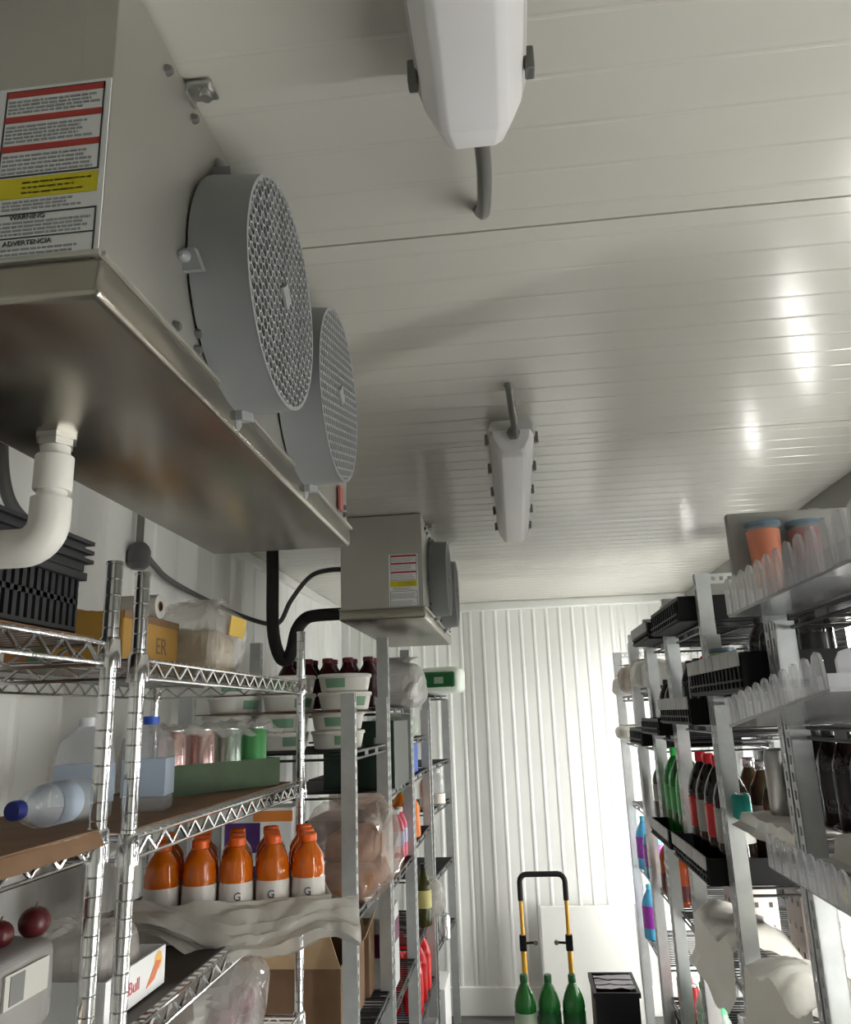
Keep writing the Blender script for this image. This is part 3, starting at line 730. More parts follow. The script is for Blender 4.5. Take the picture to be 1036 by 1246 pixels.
# green carton of slim cans, turned towards the aisle
GA = math.atan2(0.30, 0.17)
green_card = colmat('green_carton', (.034, .072, .024), .5, noise_amt=.3, noise_scale=14)
gc = open_tray('can_carton', 'torn open green carton of drink cans on the chrome middle shelf', (-0.80, 2.03, 1.5385), 0.37, 0.16, 0.070, green_card, rz=GA)
pinkcan = colmat('pink_can', (.74, .52, .49), .22, metal=.85); greencan = colmat('pale_green_can', (.52, .62, .55), .22, metal=.85); greencan2 = colmat('green_can', (.10, .36, .13), .3, metal=.4)
import itertools
def place_on(base, u, v, rz): c, s = math.cos(rz), math.sin(rz); return (base[0]+u*c-v*s, base[1]+u*s+v*c)
for k, (m_, nm) in enumerate(((pinkcan, 'pink and silver drink can, first from the left in the green carton'), (pinkcan, 'pink and silver drink can, second from the left in the green carton'), (greencan, 'pale green and silver drink can in the green carton'), (greencan2, 'dark green drink can at the right end of the green carton'))):
    x, y = place_on((-0.80, 2.03), -0.128+0.086*k, -0.036, GA)
    can(nm, (x, y, 1.5428), m_, r=0.035, h=0.145, group='cans in the green carton')
def fn(u, v):
    a = 0.75+u*(PI-0.75); x = -0.19+0.40*v; rr = 0.092+0.020*abs(nz(u*3, v*5, 3, 2.7))
    xx, yy = place_on((-0.80, 2.03), x, -rr*math.cos(a), GA)
    return (xx, yy, 1.540+math.sin(a)**0.55*(0.153+0.035*abs(nz(u*4, v*6, 8, 1.9))))
film_sheet('shrink_film', 'loose clear shrink film over the cans in the green carton', fn, 26, 34, film)
# orange sports drinks in a tray
OA = 0.33; OB = (-0.665, 1.905)
flat_sheet('shade_sheet', 'added dark sheet standing in for shade on the third chrome shelf', -1.04, -0.63, 1.30, 2.27, 1.2495, mat('shade_sheet', (.05, .045, .04), .6), seed=9, cat='board')  # added sheet, its dark colour stands in for shade at the shelf back
tray_white = mat('white_carton', (.62, .58, .52), .6, noise_amt=.08)
open_tray('drinks_tray', 'white carton tray holding orange sports drinks, jutting over the shelf edge', (*OB, 1.2575), 0.41, 0.255, 0.072, tray_white, rz=OA)
orange_liq = mat('orange_drink', (.90, .20, .005), .06, spec=.8, trans=.35, ior=1.33, coat=.6); orange_cap = colmat('orange_cap', (.85, .13, .01), .35)
white_lab = colmat('white_label', (.74, .70, .66), .4)
rowname = ('front', 'middle', 'back'); colname = ('leftmost', 'second', 'third', 'fourth', 'rightmost')
for r_ in range(3):
    for k in range(5):
        x, y = place_on(OB, -0.158+0.079*k, -0.080+0.079*r_, OA)
        bottle('sports_drink', 'orange sports drink bottle, %s in the %s row of the white tray' % (colname[k], rowname[r_]), (x, y, 1.262), 0.0365, 0.192, orange_liq, orange_cap, white_lab,
               group='orange sports drinks', style='sport', rz=0.2 if k > 2 else 0.4, lab_z=(.12, .53), letter='G' if r_ == 0 and k > 1 else None, capr=.0175)
def fn(u, v):
    s = -0.24+0.50*v; hang = u
    xx, yy = place_on(OB, s, -0.135-0.022*math.sin(hang*PI)-0.035*hang*(1+nz(s, u, 5, 6))-0.016*abs(nz(s*1.5+u*.1, u*.25, 8, 9)), OA)
    z = 1.326-0.12*hang*(0.7+0.45*nz(s*1.2, 0, 2, 5)) + 0.018*nz(s, u, 4, 9) + 0.008*abs(nz(s, u*.3, 6, 20)) 
    if v < .35: z += 0.035*(.35-v)/.35
    return (xx, yy, z)
film_sheet('torn_wrap', 'torn milky plastic wrap hanging over the front of the orange drinks tray', fn, 20, 64, film_milky)
# open small carton
t = open_tray('energy_drink_tray', 'white carton tray with red lettering behind the chrome post at the lower left', (-0.745, 1.40, 1.2575), 0.18, 0.215, 0.062, paper_white)
text('print_word', 'Bull', 0.027, colmat('red_print', (.62, .06, .08)), t, Matrix.Translation((0.0908, -0.032, 0.020)) @ Matrix.Rotation(PI/2, 4, 'Z') @ Matrix.Rotation(PI/2, 4, 'X'))
MB().prism([(0.0, 0.0), (0.03, 0.006), (0.055, 0.03), (0.035, 0.034), (0.02, 0.02)], 0.0015, Matrix.Translation((0.0895, 0.034, 0.012)) @ Matrix.Rotation(PI/2, 4, 'Z') @ Matrix.Rotation(PI/2, 4, 'X')).build('print_animal_shape', colmat('orange_print', (.72, .16, .04)), t)
MB().lathe([(0.015, 0), (0.015, .0012)], 16, Matrix.Translation((0.0893, 0.078, 0.044)) @ RX).build('print_disc', colmat('amber_print2', (.85, .50, .08)), t)
bag('clear_bag', 'empty clear crumpled bag standing in the white tray with red lettering', (-0.745, 1.40, 1.262), (0.14, 0.17, 0.12), 21, film_bag, amp=.25)
# bottom shelf
t = bag('produce_bag', 'clear plastic bag of dark red and purple goods on the lowest chrome shelf', (-0.76, 2.02, 0.955), (0.22, 0.36, 0.20), 31, film_bag, amp=.2)
for k in range(5):
    r = .034
    o = thing('red_fruit', ('dark red round fruit inside the plastic bag, ' + ('nearest the camera', 'second along', 'in the middle', 'fourth along', 'at the far end')[k]), 'fruit', (-0.745+.035*(k % 2), 1.89+.07*k, 0.957+.055*(k % 2)), group='fruits in the bag')
    MB().lathe([(r*.35, 0.002)] + [(r*math.sin(a)*1.03, r-r*math.cos(a)*.97) for a in [PI*q/10 for q in range(2, 10)]] + [(r*.1, 1.9*r)], 16).build('flesh', colmat('purple_skin', (.20, .03, .06)), o, smooth=True)
    MB().tube([(0, 0, 1.86*r), (.002, .001, 2.2*r)], .0018, 6).build('stem', cardboard_dark, o)
carton('brown_carton', 'plain brown carton behind the plastic bag on the lowest chrome shelf', (-0.975, 2.12, 0.955), 0.15, 0.28, 0.15, cardboard_dark)

# ================================================================== LEFT: SLOTTED UNITS
tub_w = mat('tub_white', (.78, .77, .72), .35); tub_lab = colmat('tub_green_print', (.22, .40, .27)); tub_lid = mat('tub_lid', (.82, .80, .74), .3, spec=.6)
def tub(label, loc, rz, r=.088, h=.056):
    t = thing('round_tub', label, 'tub', loc, rz, group='white round tubs')
    share('body', cached('tubb', lambda: MB().lathe([(r*.82, 0), (r*.86, .003), (r*.96, h*.85)], 28).mesh('body', tub_w, smooth=True)), t)
    share('lid', cached('tubl', lambda: MB().lathe([(r*.97, h*.80), (r, h*.81), (r, h*.96), (r*.96, h), (r*.90, h*.985)], 28).mesh('lid', tub_lid, smooth=True)), t)
    def band():
        mb = MB()
        def fn(u, v):
            a = -PI/2+(-.42+.84*v); rr = r*(.885+.075*u)*1.006
            return (rr*math.cos(a), rr*math.sin(a), h*(.22+.50*u))
        return mb.sheet(fn, 1, 8).mesh('print_band', tub_lab, solid=.0006)
    share('print_band', cached('tubp', band), t)
    return t
colx = (-0.585, -0.77, -0.955); cn = ('right', 'middle', 'left')
zz = (1.6105, 1.6675, 1.7295, 1.7865); lv = ('lowest', 'second from below', 'third from below', 'topmost')
for c_ in range(3):
    for l_ in range(4):
        tub('white round tub with green print, %s in the %s stack' % (lv[l_], cn[c_]), (colx[c_]+(.03 if l_ > 1 else 0), 2.62-.03*(l_ > 1), zz[l_]), (.5, .1, .7, -.2)[l_]+.2*c_)
flat_sheet('cardboard_sheet', 'brown cardboard layer between the stacked white tubs', -1.06, -0.50, 2.50, 2.73, 1.7225, cardboard_dark, seed=12)
darkred = colmat('dark_red_bottle', (.045, .006, .010), .2, spec=.6); maroon = colmat('maroon_cap', (.15, .015, .03), .35)
for r_ in range(2):
    for k in range(5):
        bottle('dark_bottle', 'dark red capped bottle, %s in the %s row behind the white tubs' % (colname[k], ('front', 'back')[r_]), (-0.575-.082*k, 3.13+.085*r_, 1.7425), (.040), .195, darkred, maroon, None, group='dark bottles behind the tubs', capr=.021)
t = bag('bread_bag', 'clear plastic bag of brown bread rolls bulging into the aisle', (-0.545, 2.68, 1.172), (0.26, 0.46, 0.27), 41, mat('rosy_film', (.72, .56, .48), .14, spec=1.0, alpha=.38, coat=.8), amp=.24, freq=8)
bread = mat('bread_brown', (.46, .23, .13), .6, noise_amt=.2, noise_scale=15)
for k, (dx, dy, dz) in enumerate(((0, -.12, .005), (.0, .02, .005), (-.01, .14, .005), (0, -.04, .085), (0, .09, .085))):
    share('bread_roll', cached('roll', lambda: bag_mesh((.19, .15, .10), 3, bread, .16, e=.7, freq=6, name='bread_roll')), t, (dx, dy, dz), (0, 0, k*.5))
carton('snack_box', 'white snack box with purple and orange print on the slotted unit', (-0.80, 2.52, 1.1695), 0.22, 0.12, 0.28, paper_white, bands=(('-y', .05, .55, .55, .85, colmat('purple_print', (.10, .04, .20)), 'purple_panel'), ('-y', .45, 1, .86, .97, colmat('orange_print3', (.75, .25, .05)), 'orange_band'), ('-y', .1, 1, .22, .42, colmat('purple_print', (.10, .04, .20)), 'purple_stripe'), ('-y', .0, 1, .05, .12, colmat('red_print3', (.6, .08, .06)), 'red_band')))
# lower goods
t = open_tray('open_carton', 'open tan cardboard box with raised flaps on the slotted unit', (-0.70, 2.66, 0.8075), 0.30, 0.36, 0.20, cardboard, cat='box')
for (a, b, m_) in (((-.15, -.18), (.15, -.18), tan_paper), ((-.15, .18), (.15, .18), cardboard_dark)):
    s = -1 if a[1] < 0 else 1
    MB().add([(a[0], a[1], .20), (b[0], b[1], .20), (b[0]-.02, b[1]+s*.05, .30), (a[0]+.02, a[1]+s*.06, .31)], [(0, 1, 2, 3)]).build('flap', m_, t, solid=.003)
MB().add([(.15, -.17, .20), (.15, .17, .20), (.20, .15, .29), (.21, -.10, .26)], [(0, 1, 2, 3)]).build('flap', tan_paper, t, solid=.003)
bottle('clear_bottle', 'greenish clear bottle standing in the open tan box', (-0.64, 2.62, 0.812), .04, .27, mat('green_clear', (.45, .58, .50), .1, alpha=.6, spec=.8), colmat('pale_cap', (.6, .65, .6)), None)
carton('striped_pack', 'white pack with deep purple stripes below the bread bag', (-0.64, 3.20, 0.7265), 0.26, 0.30, 0.28, paper_white, bands=(('-y', 0, 1, .55, .82, colmat('wine_print', (.16, .01, .08)), 'purple_stripe'), ('+x', 0, 1, .55, .82, colmat('wine_print', (.16, .01, .08)), 'purple_stripe'), ('-y', 0, 1, .1, .2, colmat('wine_print', (.16, .01, .08)), 'thin_stripe')))
carton('brown_carton', 'small brown carton between the striped pack and the tan box', (-0.62, 2.925, 0.8075), 0.16, 0.10, 0.22, cardboard_dark)
pinkb = colmat('pink_drink', (.65, .10, .16), .15); redb = colmat('red_drink', (.55, .012, .015), .12, spec=.6); redc = colmat('red_cap', (.60, .02, .02))
for k in range(3):
    bottle('pink_bottle', 'pink drink bottle, %s of three beneath the far cooling unit' % ('front', 'middle', 'back')[k], (-0.57, 3.14+.10*k, 1.1245), .034, .20, pinkb, colmat('white_cap', (.75, .75, .75)), colmat('lilac_label', (.45, .42, .60)), group='pink bottles')
t = bag('crisp_bag', 'silvery crumpled bag with a pink stripe on the shelf under the far cooling unit', (-0.50, 3.445, 1.7395), (0.22, 0.34, 0.20), 51, mat('silver_bag', (.62, .62, .60), .3, spec=.6, alpha=.9), amp=.16)
MB().box(-.05, -.02, -.178, -.170, .03, .16).build('pink_stripe', colmat('pink_stripe', (.65, .25, .28)), t, bevel=.003)
carton('dark_green_box', 'dark green carton on the shelf under the silvery bag', (-0.62, 3.34, 1.4395), 0.28, 0.40, 0.25, colmat('dark_green', (.012, .028, .018)), bands=(('-y', .72, .92, .55, .75, colmat('grey_green_lab', (.25, .30, .26)), 'pale_label'),))
carton('navy_box', 'navy blue box below the dark green carton', (-0.72, 3.34, 1.1245), 0.24, 0.36, 0.20, colmat('navy_card', (.012, .018, .05)))
carton('blue_box', 'bright blue and white box on the third slotted unit', (-0.62, 3.96, 1.4395), 0.22, 0.30, 0.135, colmat('bright_blue', (.03, .12, .55)), bands=(('-y', .6, .8, 0, 1, paper_white, 'white_stripe'), ('-y', .3, .45, 0, 1, colmat('navy_card', (.012, .018, .05)), 'navy_stripe')))
carton('tan_box', 'small tan box leaning on the third slotted unit top shelf', (-0.60, 4.02, 1.6045), 0.16, 0.12, 0.085, tan_paper)
bag('green_bag', 'clear and green crumpled bag on top of the third slotted unit', (-0.58, 3.84, 1.6045), (0.22, 0.20, 0.11), 55, mat('green_film', (.45, .55, .45), .3, alpha=.8), amp=.2)
bottle('orange_juice', 'orange juice bottle with a yellow cap on the third slotted unit', (-0.53, 3.93, 1.1545), .046, .20, colmat('orange_juice', (.78, .20, .015), .2), colmat('yellow_cap', (.75, .6, .1)), None, group='juice bottles')
bottle('orange_juice', 'orange juice bottle with a green cap behind the juice bottle with a yellow cap', (-0.60, 4.10, 1.1545), .046, .20, colmat('orange_juice', (.78, .20, .015), .2), colmat('green_cap', (.1, .35, .1)), None, group='juice bottles')
bottle('wine_bottle', 'dark olive bottle beside the clear bag on the third slotted unit', (-0.49, 4.02, 0.7545), .036, .27, colmat('olive_glass', (.05, .05, .012), .1), colmat('black_cap', (.02, .02, .02)), colmat('yellow_lab2', (.6, .55, .2)))
bag('clear_bag', 'clear bag beside the dark olive bottle', (-0.49, 4.19, 0.7545), (0.16, 0.18, 0.17), 61, film_bag, amp=.2)
for k in range(3):
    for q in range(2):
        bottle('red_soda', 'red soda bottle, %s in the %s row on the third slotted unit' % (('near', 'middle', 'far')[k], ('aisle', 'wall')[q]), (-0.525-.10*q, 3.82+.16*k, 0.4545), .045, .25, redb, redc, colmat('red_label', (.62, .03, .03), .25), group='red soda bottles')
for k in range(2):
    bottle('pink_bottle', '%s pink drink bottle beside the navy label on the second slotted unit' % ('near', 'far')[k], (-0.535, 3.50+.10*k, 1.1245), .034, .20, pinkb, colmat('white_cap', (.75, .75, .75)), colmat('lilac_label', (.45, .42, .60)), group='pink bottles')
# last unit
t = thing('green_pack', 'green and white paper pack on top of the last left unit', 'pack', (-0.41, 4.60, 1.8245), -0.05)
share('wrapper', bag_mesh((.24, .30, .145), 71, colmat('white_wrap', (.62, .68, .60), .4), .05, e=.4, freq=5, name='wrapper'), t)
MB().box(-.108, .085, -.158, .0, .03, .115).build('green_panel', colmat('deep_green', (.006, .09, .02), .4), t, bevel=.012, label='deep green printed panel')
MB().box(-.03, .02, -.162, -.155, .05, .085).build('pale_window', colmat('grey_green', (.28, .36, .28)), t)
bottle('clear_spirit', 'clear bottle with a white label at the end of the last left unit', (-0.475, 4.66, 1.2145), .045, .195, water_clear, colmat('white_cap', (.75, .75, .75)), white_lab, lab_z=(.08, .34))
bottle('pink_bottle', 'peach coloured bottle beside the clear bottle with a white label', (-0.52, 4.50, 1.2145), .036, .19, colmat('peach_drink', (.65, .32, .20), .2), colmat('white_cap', (.75, .75, .75)), white_lab, lab_z=(.08, .34), group='pink bottles')
can('upright silver can at the aisle end of the last left unit', (-0.455, 4.60, 0.5545), can_silver, group='silver cans')
bottle('dark_small_bottle', 'small dark bottle behind the upright silver can', (-0.50, 4.76, 0.5545), .03, .19, colmat('dark_glass', (.02, .02, .018), .1), can_silver, None)
carton('blue_white_box', 'white box with a blue side low on the last left unit', (-0.60, 4.60, 0.0), 0.30, 0.30, 0.36, paper_white, bands=(('-y', .0, .5, 0, .95, colmat('slate_blue', (.20, .26, .42)), 'blue_side'), ('-y', .1, .45, .84, .9, ink_red, 'red_mark')))
t = carton('lettered_box', 'grey carton with black script letters standing on the floor', (-0.62, 3.90, 0.0), 0.34, 0.34, 0.36, colmat('grey_carton', (.35, .36, .36), .6))
text('print_word', 'ns', 0.13, ink_black, t, Matrix.Translation((0.02, -0.1715, 0.25)) @ Matrix.Rotation(PI/2, 4, 'X'))

# ================================================================== RIGHT ROW
def finger_tray(label, loc, sx, sy, sz, rz=0, ry=0, rx=0, n=11):
    """clear moulded tray: base, upstanding rounded fingers along the aisle side and near end, open behind; aisle face at x=0, near end at y=0"""
    t = thing('clear_tray', label, 'tray', loc, rz, 'clear plastic trays', rx, ry)
    b = MB(); b.box(0, sx, 0, sy, 0, .004)
    k_ = int(sy/.03)
    for k in range(k_): b.box(.004, sx-.004, sy*(k+.3)/k_, sy*(k+.3)/k_+.004, .004, .010)
    b.build('ribbed_base', tray_base, t)
    MB().box(0, .003, 0, sy, .004, sz*.45).build('front_lip', clear_tray, t); MB().box(.003, sx, 0, .003, .004, sz*.45).build('end_lip', clear_tray, t)
    def finger():
        w_ = sy/n*.40; pts = [(-w_, 0), (w_, 0), (w_*.92, sz*.72), (w_*.6, sz*.93), (0, sz), (-w_*.6, sz*.93), (-w_*.92, sz*.72)]
        mb = MB(); mb.prism(pts, .006, Matrix.Rotation(PI/2, 4, 'Z') @ Matrix.Rotation(PI/2, 4, 'X')); return mb.mesh('finger', clear_tray, bevel=.0015)
    fm = finger()
    for k in range(n): share('finger', fm, t, (-.004, sy*(k+.5)/n, .004))
    m_ = int(n*sx/sy*.8)
    for k in range(m_): share('finger', fm, t, (sx*(k+.5)/m_, .003, .004), (0, 0, PI/2))
    return t
finger_tray('large clear finger tray overhanging the right top shelf, holding two cups', (0.455, 1.03, 1.8805), 0.46, 0.70, 0.075, n=13)
finger_tray('clear finger tray jutting into the aisle on the second right shelf', (0.43, 1.17, 1.714), 0.50, 0.57, 0.056, n=11, rx=-0.100)
finger_tray('clear finger tray on the third right shelf above the yellow boxes', (0.475, 1.15, 1.3895), 0.44, 0.59, 0.062, n=13)
def cup(label, loc, m, r=.034, h=.11):
    t = thing('plastic_cup', label, 'cup', loc, group='cups on the right top tray')
    MB().lathe([(r*.74, 0), (r, h), (r*.96, h), (r*.70, .004)], 20, caps=False).build('cup_wall', mat('cup_clear', (.72, .72, .72), .1, alpha=.2, spec=.9), t, smooth=True)
    MB().lathe([(r*.70, .003), (r*.95, h*.93)], 20).build('contents', m, t, smooth=True)
    MB().lathe([(r*1.04, h-.004), (r*1.06, h), (r*1.04, h+.005), (r*.9, h+.006)], 20).build('rim_lid', colmat('steel_blue_rim', (.16, .24, .33), .3), t, smooth=True)
    return t
cup('clear cup with orange contents and a blue rim on the right top tray', (0.525, 1.655, 1.893), colmat('orange_fill', (.75, .16, .02), .4), r=.034, h=.165)
cup('clear cup with dark red contents and a blue rim beside the orange cup', (0.61, 1.665, 1.893), mat('red_fill', (.34, .10, .10), .4), r=.034, h=.165)
carton('grey_box', 'flat grey carton behind the cups on the right top tray', (0.65, 1.712, 1.893), 0.36, 0.022, 0.205, colmat('grey_card', (.33, .33, .31), .6))
def black_tray(label, loc, sx, sy, sz, lip=True, seed=1):
    """aisle face at x=0"""
    t = thing('black_tray', label, 'tray', loc, group='black shelf trays'); th = .005
    MB().box(0, sx, 0, sy, 0, th).build('bottom', black_plastic, t)
    for nm, b in (('front_wall', (0, th, 0, sy)), ('back_wall', (sx-th, sx, 0, sy)), ('end_wall', (th, sx-th, 0, th)), ('end_wall', (th, sx-th, sy-th, sy))): MB().box(*b, th, sz).build(nm, black_plastic, t)
    r = MB(); n = int(sy/.035)
    for k in range(n): r.box(-.004, 0, sy*(k+.5)/n-.004, sy*(k+.5)/n+.004, .006, sz-.012)
    for zz_ in (.004, .022): r.box(-.006, 0, 0, sy, zz_, zz_+.005)
    rr = r.build('wall_ribs', black_plastic, t); rr['kind'] = 'stuff'
    if lip:
        n = max(3, int(sy/.07))
        for k in range(n):
            MB().box(-.009, -.004, sy*k/n+.002, sy*(k+1)/n-.002, sz-.030, sz+.006).build('lip_plate', lip_grey, t, bevel=.001)
    return t
black_tray('long black tray with a grey front lip on the shelf above the tall silver can', (0.495, 1.825, 1.7295), 0.44, 0.53, 0.085)
black_tray('black tray with a grey lip left of the first perforated shelf post', (0.50, 2.44, 1.6495), 0.43, 0.49, 0.075)
black_tray('black tray under the perforated top bar on the highest right shelf', (0.50, 2.44, 1.9495), 0.43, 0.49, 0.075, lip=False)
black_tray('black tray with a grey lip on the highest right shelf, farther back', (0.50, 3.01, 1.9495), 0.43, 0.39, 0.060)
black_tray('black tray with a toothed grey lip above the dotted boxes', (0.50, 2.44, 1.2195), 0.43, 0.49, 0.070)
black_tray('plain black tray behind the toothed grey lip tray', (0.50, 3.01, 1.2245), 0.43, 0.39, 0.060)
black_tray('plain black tray on the fourth right unit beside the dark bottles', (0.50, 3.01, 1.6045), 0.43, 0.39, 0.060, lip=False)
black_tray('small black tray on the second farthest right unit', (0.51, 3.50, 1.5495), 0.40, 0.36, 0.070, lip=False)
cup('pale green cup standing in the black tray beside the perforated post', (0.575, 2.30, 1.7355), colmat('pale_green_fill', (.30, .45, .22), .4), r=.035, h=.115)
cola = colmat('cola_dark', (.010, .006, .005), .08, spec=.6); redcap = colmat('bright_red_cap', (.70, .02, .04), .3); greencap = colmat('bright_green_cap', (.03, .55, .08), .3)
greenb = mat('green_bottle', (.02, .20, .035), .08, spec=.6, trans=.3)
black_lab = colmat('black_label', (.015, .015, .017), .25)
for k in range(5):
    bottle('dark_bottle', 'dark bottle, %s in the long tray above the silver can' % ('nearest', 'second', 'third', 'fourth', 'farthest')[k], (0.68, 1.88+.10*k, 1.7355), .038, .20, cola, colmat('black_cap', (.02, .02, .02)), black_lab, group='dark bottles in the long tray')
# second unit, third shelf: silver can, black bottles, white film
can('tall silver can standing on white film on the third right shelf', (0.640, 2.165, 1.4055+.022), mat('brushed_can', (.50, .49, .48), .3, metal=.95), r=.030, h=.165, lidm=dark_steel)
k = 0
for (x, y) in ((.75, 1.90), (.75, 2.00), (.75, 2.10), (.76, 2.22), (.86, 1.90), (.86, 2.05), (.86, 2.20), (.95, 1.95), (.95, 2.15)):
    bottle('black_bottle', 'black bottle on the third right shelf behind the silver can, %s' % ('front row nearest', 'front row second', 'front row third', 'front row farthest', 'middle row nearest', 'middle row centre', 'middle row farthest', 'back row near', 'back row far')[k],
           (x, y, 1.4055), .037, .235, cola, colmat('black_cap', (.02, .02, .02)), black_lab, group='black bottles on the third right shelf'); k += 1
k = 0
for (x, y) in ((.74, 1.30), (.74, 1.42), (.74, 1.54), (.74, 1.66), (.85, 1.36), (.85, 1.50), (.85, 1.64)):
    bottle('black_bottle', 'black bottle above the third clear tray at the right edge, %s' % ('front row nearest', 'front row second', 'front row third', 'front row farthest', 'back row nearest', 'back row middle', 'back row farthest')[k],
           (x, y, 1.4005), .037, .215, cola, colmat('black_cap', (.02, .02, .02)), black_lab, group='black bottles at the right edge'); k += 1
def heap(x0, x1, y0, y1, z, hgt, seed, hang):
    def fn(u, v):
        x = x0+(x1-x0)*u; y = y0+(y1-y0)*v
        f = 1-abs(2*u-.9)**2*.6; f = max(0, f)
        h_ = hgt*f*(.50+.60*abs(nz(x, y, seed, 4.5)))+.004+.022*abs(nz(x+.3*y, y, seed+3, 11))*f+.004*abs(nz(x, y, seed+5, 40))
        zz_ = z+h_
        if u < .14: zz_ = z+.006-hang*(.14-u)/.14*(.55+.6*abs(nz(0, y, seed, 6))); x = x0+(x1-x0)*.14-.028*(.14-u)/.14
        return (x, y, zz_)
    return fn
film_sheet('white_film', 'crumpled white plastic film under the silver can on the third right shelf', heap(0.55, 0.71, 1.83, 2.30, 1.4045, .030, 3, .02), 20, 34, film_white)
film_sheet('white_film', 'crumpled white plastic film over the shelf above the yellow boxes', heap(0.58, 0.70, 1.16, 1.73, 1.400, .055, 9, .0), 16, 40, film_white)
t = can('small teal and silver can at the end of the third right shelf', (0.585, 2.335, 1.4055), colmat('teal_can', (.02, .30, .26), .25, metal=.3), r=.024, h=.065)
# third and fourth unit, bottles in trays
nm = ('nearest', 'second', 'third', 'farthest')
for k in range(4):
    bottle('cola_bottle', 'large dark cola bottle with a red cap, %s in the toothed lip tray' % nm[k], (0.60, 2.50+.118*k, 1.2255), .052, .33, cola, redcap, colmat('red_label', (.62, .03, .03), .25) if k % 2 else colmat('grey_label', (.35, .35, .33), .4), group='large cola bottles')
for k in range(3):
    bottle('green_soda', 'large green soda bottle with a green cap, %s in the plain black tray' % ('nearest', 'middle', 'farthest')[k], (0.60, 3.075+.12*k, 1.2305), .052, .32, greenb, greencap, colmat('green_label', (.05, .40, .10), .3), group='green soda bottles in the tray')
for k in range(3):
    bottle('silver_top_bottle', 'dark bottle with a silver cap, %s in the second row of the toothed lip tray' % ('nearest', 'middle', 'farthest')[k], (0.74, 2.52+.14*k, 1.2255), .05, .31, colmat('brown_glass', (.05, .035, .02), .1), can_silver, colmat('grey_label', (.35, .35, .33), .4), group='silver capped bottles', capr=.02)
for k in range(4):
    bottle('dark_bottle', 'dark bottle, %s in the tray left of the perforated post' % nm[k], (0.60, 2.50+.115*k, 1.6555), .036, .20, cola, redcap if k == 1 else colmat('black_cap', (.02, .02, .02)), black_lab, group='dark bottles in the second tray')
for k in range(3):
    bottle('dark_bottle', 'dark bottle, %s in the plain tray of the fourth right unit' % ('nearest', 'middle', 'farthest')[k], (0.60, 3.075+.12*k, 1.6105), .036, .20, cola, colmat('black_cap', (.02, .02, .02)), black_lab, group='dark bottles of the fourth unit')
# far units: white packs
white_pack = mat('white_pack', (.66, .65, .61), .5, bump=.2, bump_scale=20)
carton('white_box', 'white box on the top shelf of the second farthest right unit', (0.66, 3.60, 1.7945), 0.20, 0.13, 0.095, white_pack)
bag('white_bag', 'white crumpled bag on the top shelf of the second farthest right unit', (0.62, 3.78, 1.7945), (0.18, 0.20, 0.12), 81, white_pack, amp=.2)
bag('white_bag', 'white and brown bag on the top shelf of the farthest right unit', (0.60, 4.12, 1.7695), (0.18, 0.18, 0.14), 82, mat('brown_white', (.50, .42, .36), .5, noise_amt=.5, noise_scale=12), amp=.2)
bag('white_bag', 'small white bag at the far end of the right top shelf', (0.60, 4.42, 1.7695), (0.16, 0.18, 0.10), 83, white_pack, amp=.2)
bag('white_bag', 'white bag on the second shelf of the farthest right unit', (0.60, 4.40, 1.5445), (0.18, 0.20, 0.075), 84, white_pack, amp=.08)
for k, (y, lb) in enumerate(((3.56, 'near'), (3.68, 'middle'), (3.80, 'far'))):
    bottle('brown_bottle', 'brown bottle, %s one on the third shelf of the second farthest right unit' % lb, (0.62, y, 1.2295), .04, .25, colmat('brown_glass', (.05, .035, .02), .1), colmat('pale_cap', (.6, .65, .6)), colmat('grey_label', (.35, .35, .33), .4), group='brown bottles')
bluep = mat('blue_purple_bottle', (.10, .45, .75), .15, spec=.6); purp = colmat('purple_sleeve', (.36, .05, .45), .25); aqua = colmat('aqua_cap', (.15, .62, .80), .3)
for k, (x, y, z, lb) in enumerate(((.60, 4.36, .9245, 'upper blue bottle with a purple sleeve nearest the back wall'), (.60, 4.12, .9245, 'upper blue bottle with a purple sleeve farther from the back wall'), (.60, 4.37, .6045, 'lower blue bottle with a purple sleeve near the back wall'))):
    bottle('blue_bottle', lb, (x, y, z), .045, .25, bluep, aqua, purp, group='blue and purple bottles', lab_z=(.22, .62))
for k in range(3):
    bottle('red_orange_bottle', 'dark orange drink bottle, %s of three on the second farthest right unit' % ('nearest', 'middle', 'farthest')[k], (.62, 3.55+.12*k, .9345), .046, .22, colmat('dark_orange', (.45, .07, .015), .12), redcap, colmat('maroon_label', (.12, .02, .02)), group='dark orange bottles', lab_z=(.08, .35))
# lower boxes with dots
dots = colmat('ink_dark', (.08, .07, .07))
def dotted(label, loc, sx, sy, sz):
    t = carton('dotted_box', label, loc, sx, sy, sz, mat('pinkish_white', (.62, .56, .53), .5), group='dotted boxes')
    dm = cached('dot', lambda: MB().box(-.006, .006, -.0012, .0005, -.008, .008).mesh('printed_dot', dots))
    for a in range(3):
        for b in range(3): share('printed_dot', dm, t, (-sx/2+sx*(a+.5)/3, -sy/2, sz*(b+.5)/3))
    for a in range(3):
        for b in range(3): share('printed_dot', dm, t, (-sx/2, -sy/2+sy*(a+.5)/3, sz*(b+.5)/3), (0, 0, -PI/2))
for k, (x, y, lb) in enumerate(((.76, 3.08, 'pinkish box printed with dark dots, far one beyond the toothed lip tray'), (.87, 2.52, 'pinkish box printed with dark dots under the toothed lip tray, near one'), (.87, 2.74, 'pinkish box printed with dark dots under the toothed lip tray, middle one'))):
    dotted(lb, (x, y, .9445), .14, .15, .21)
yel = colmat('mustard_box', (.55, .42, .03), .45)
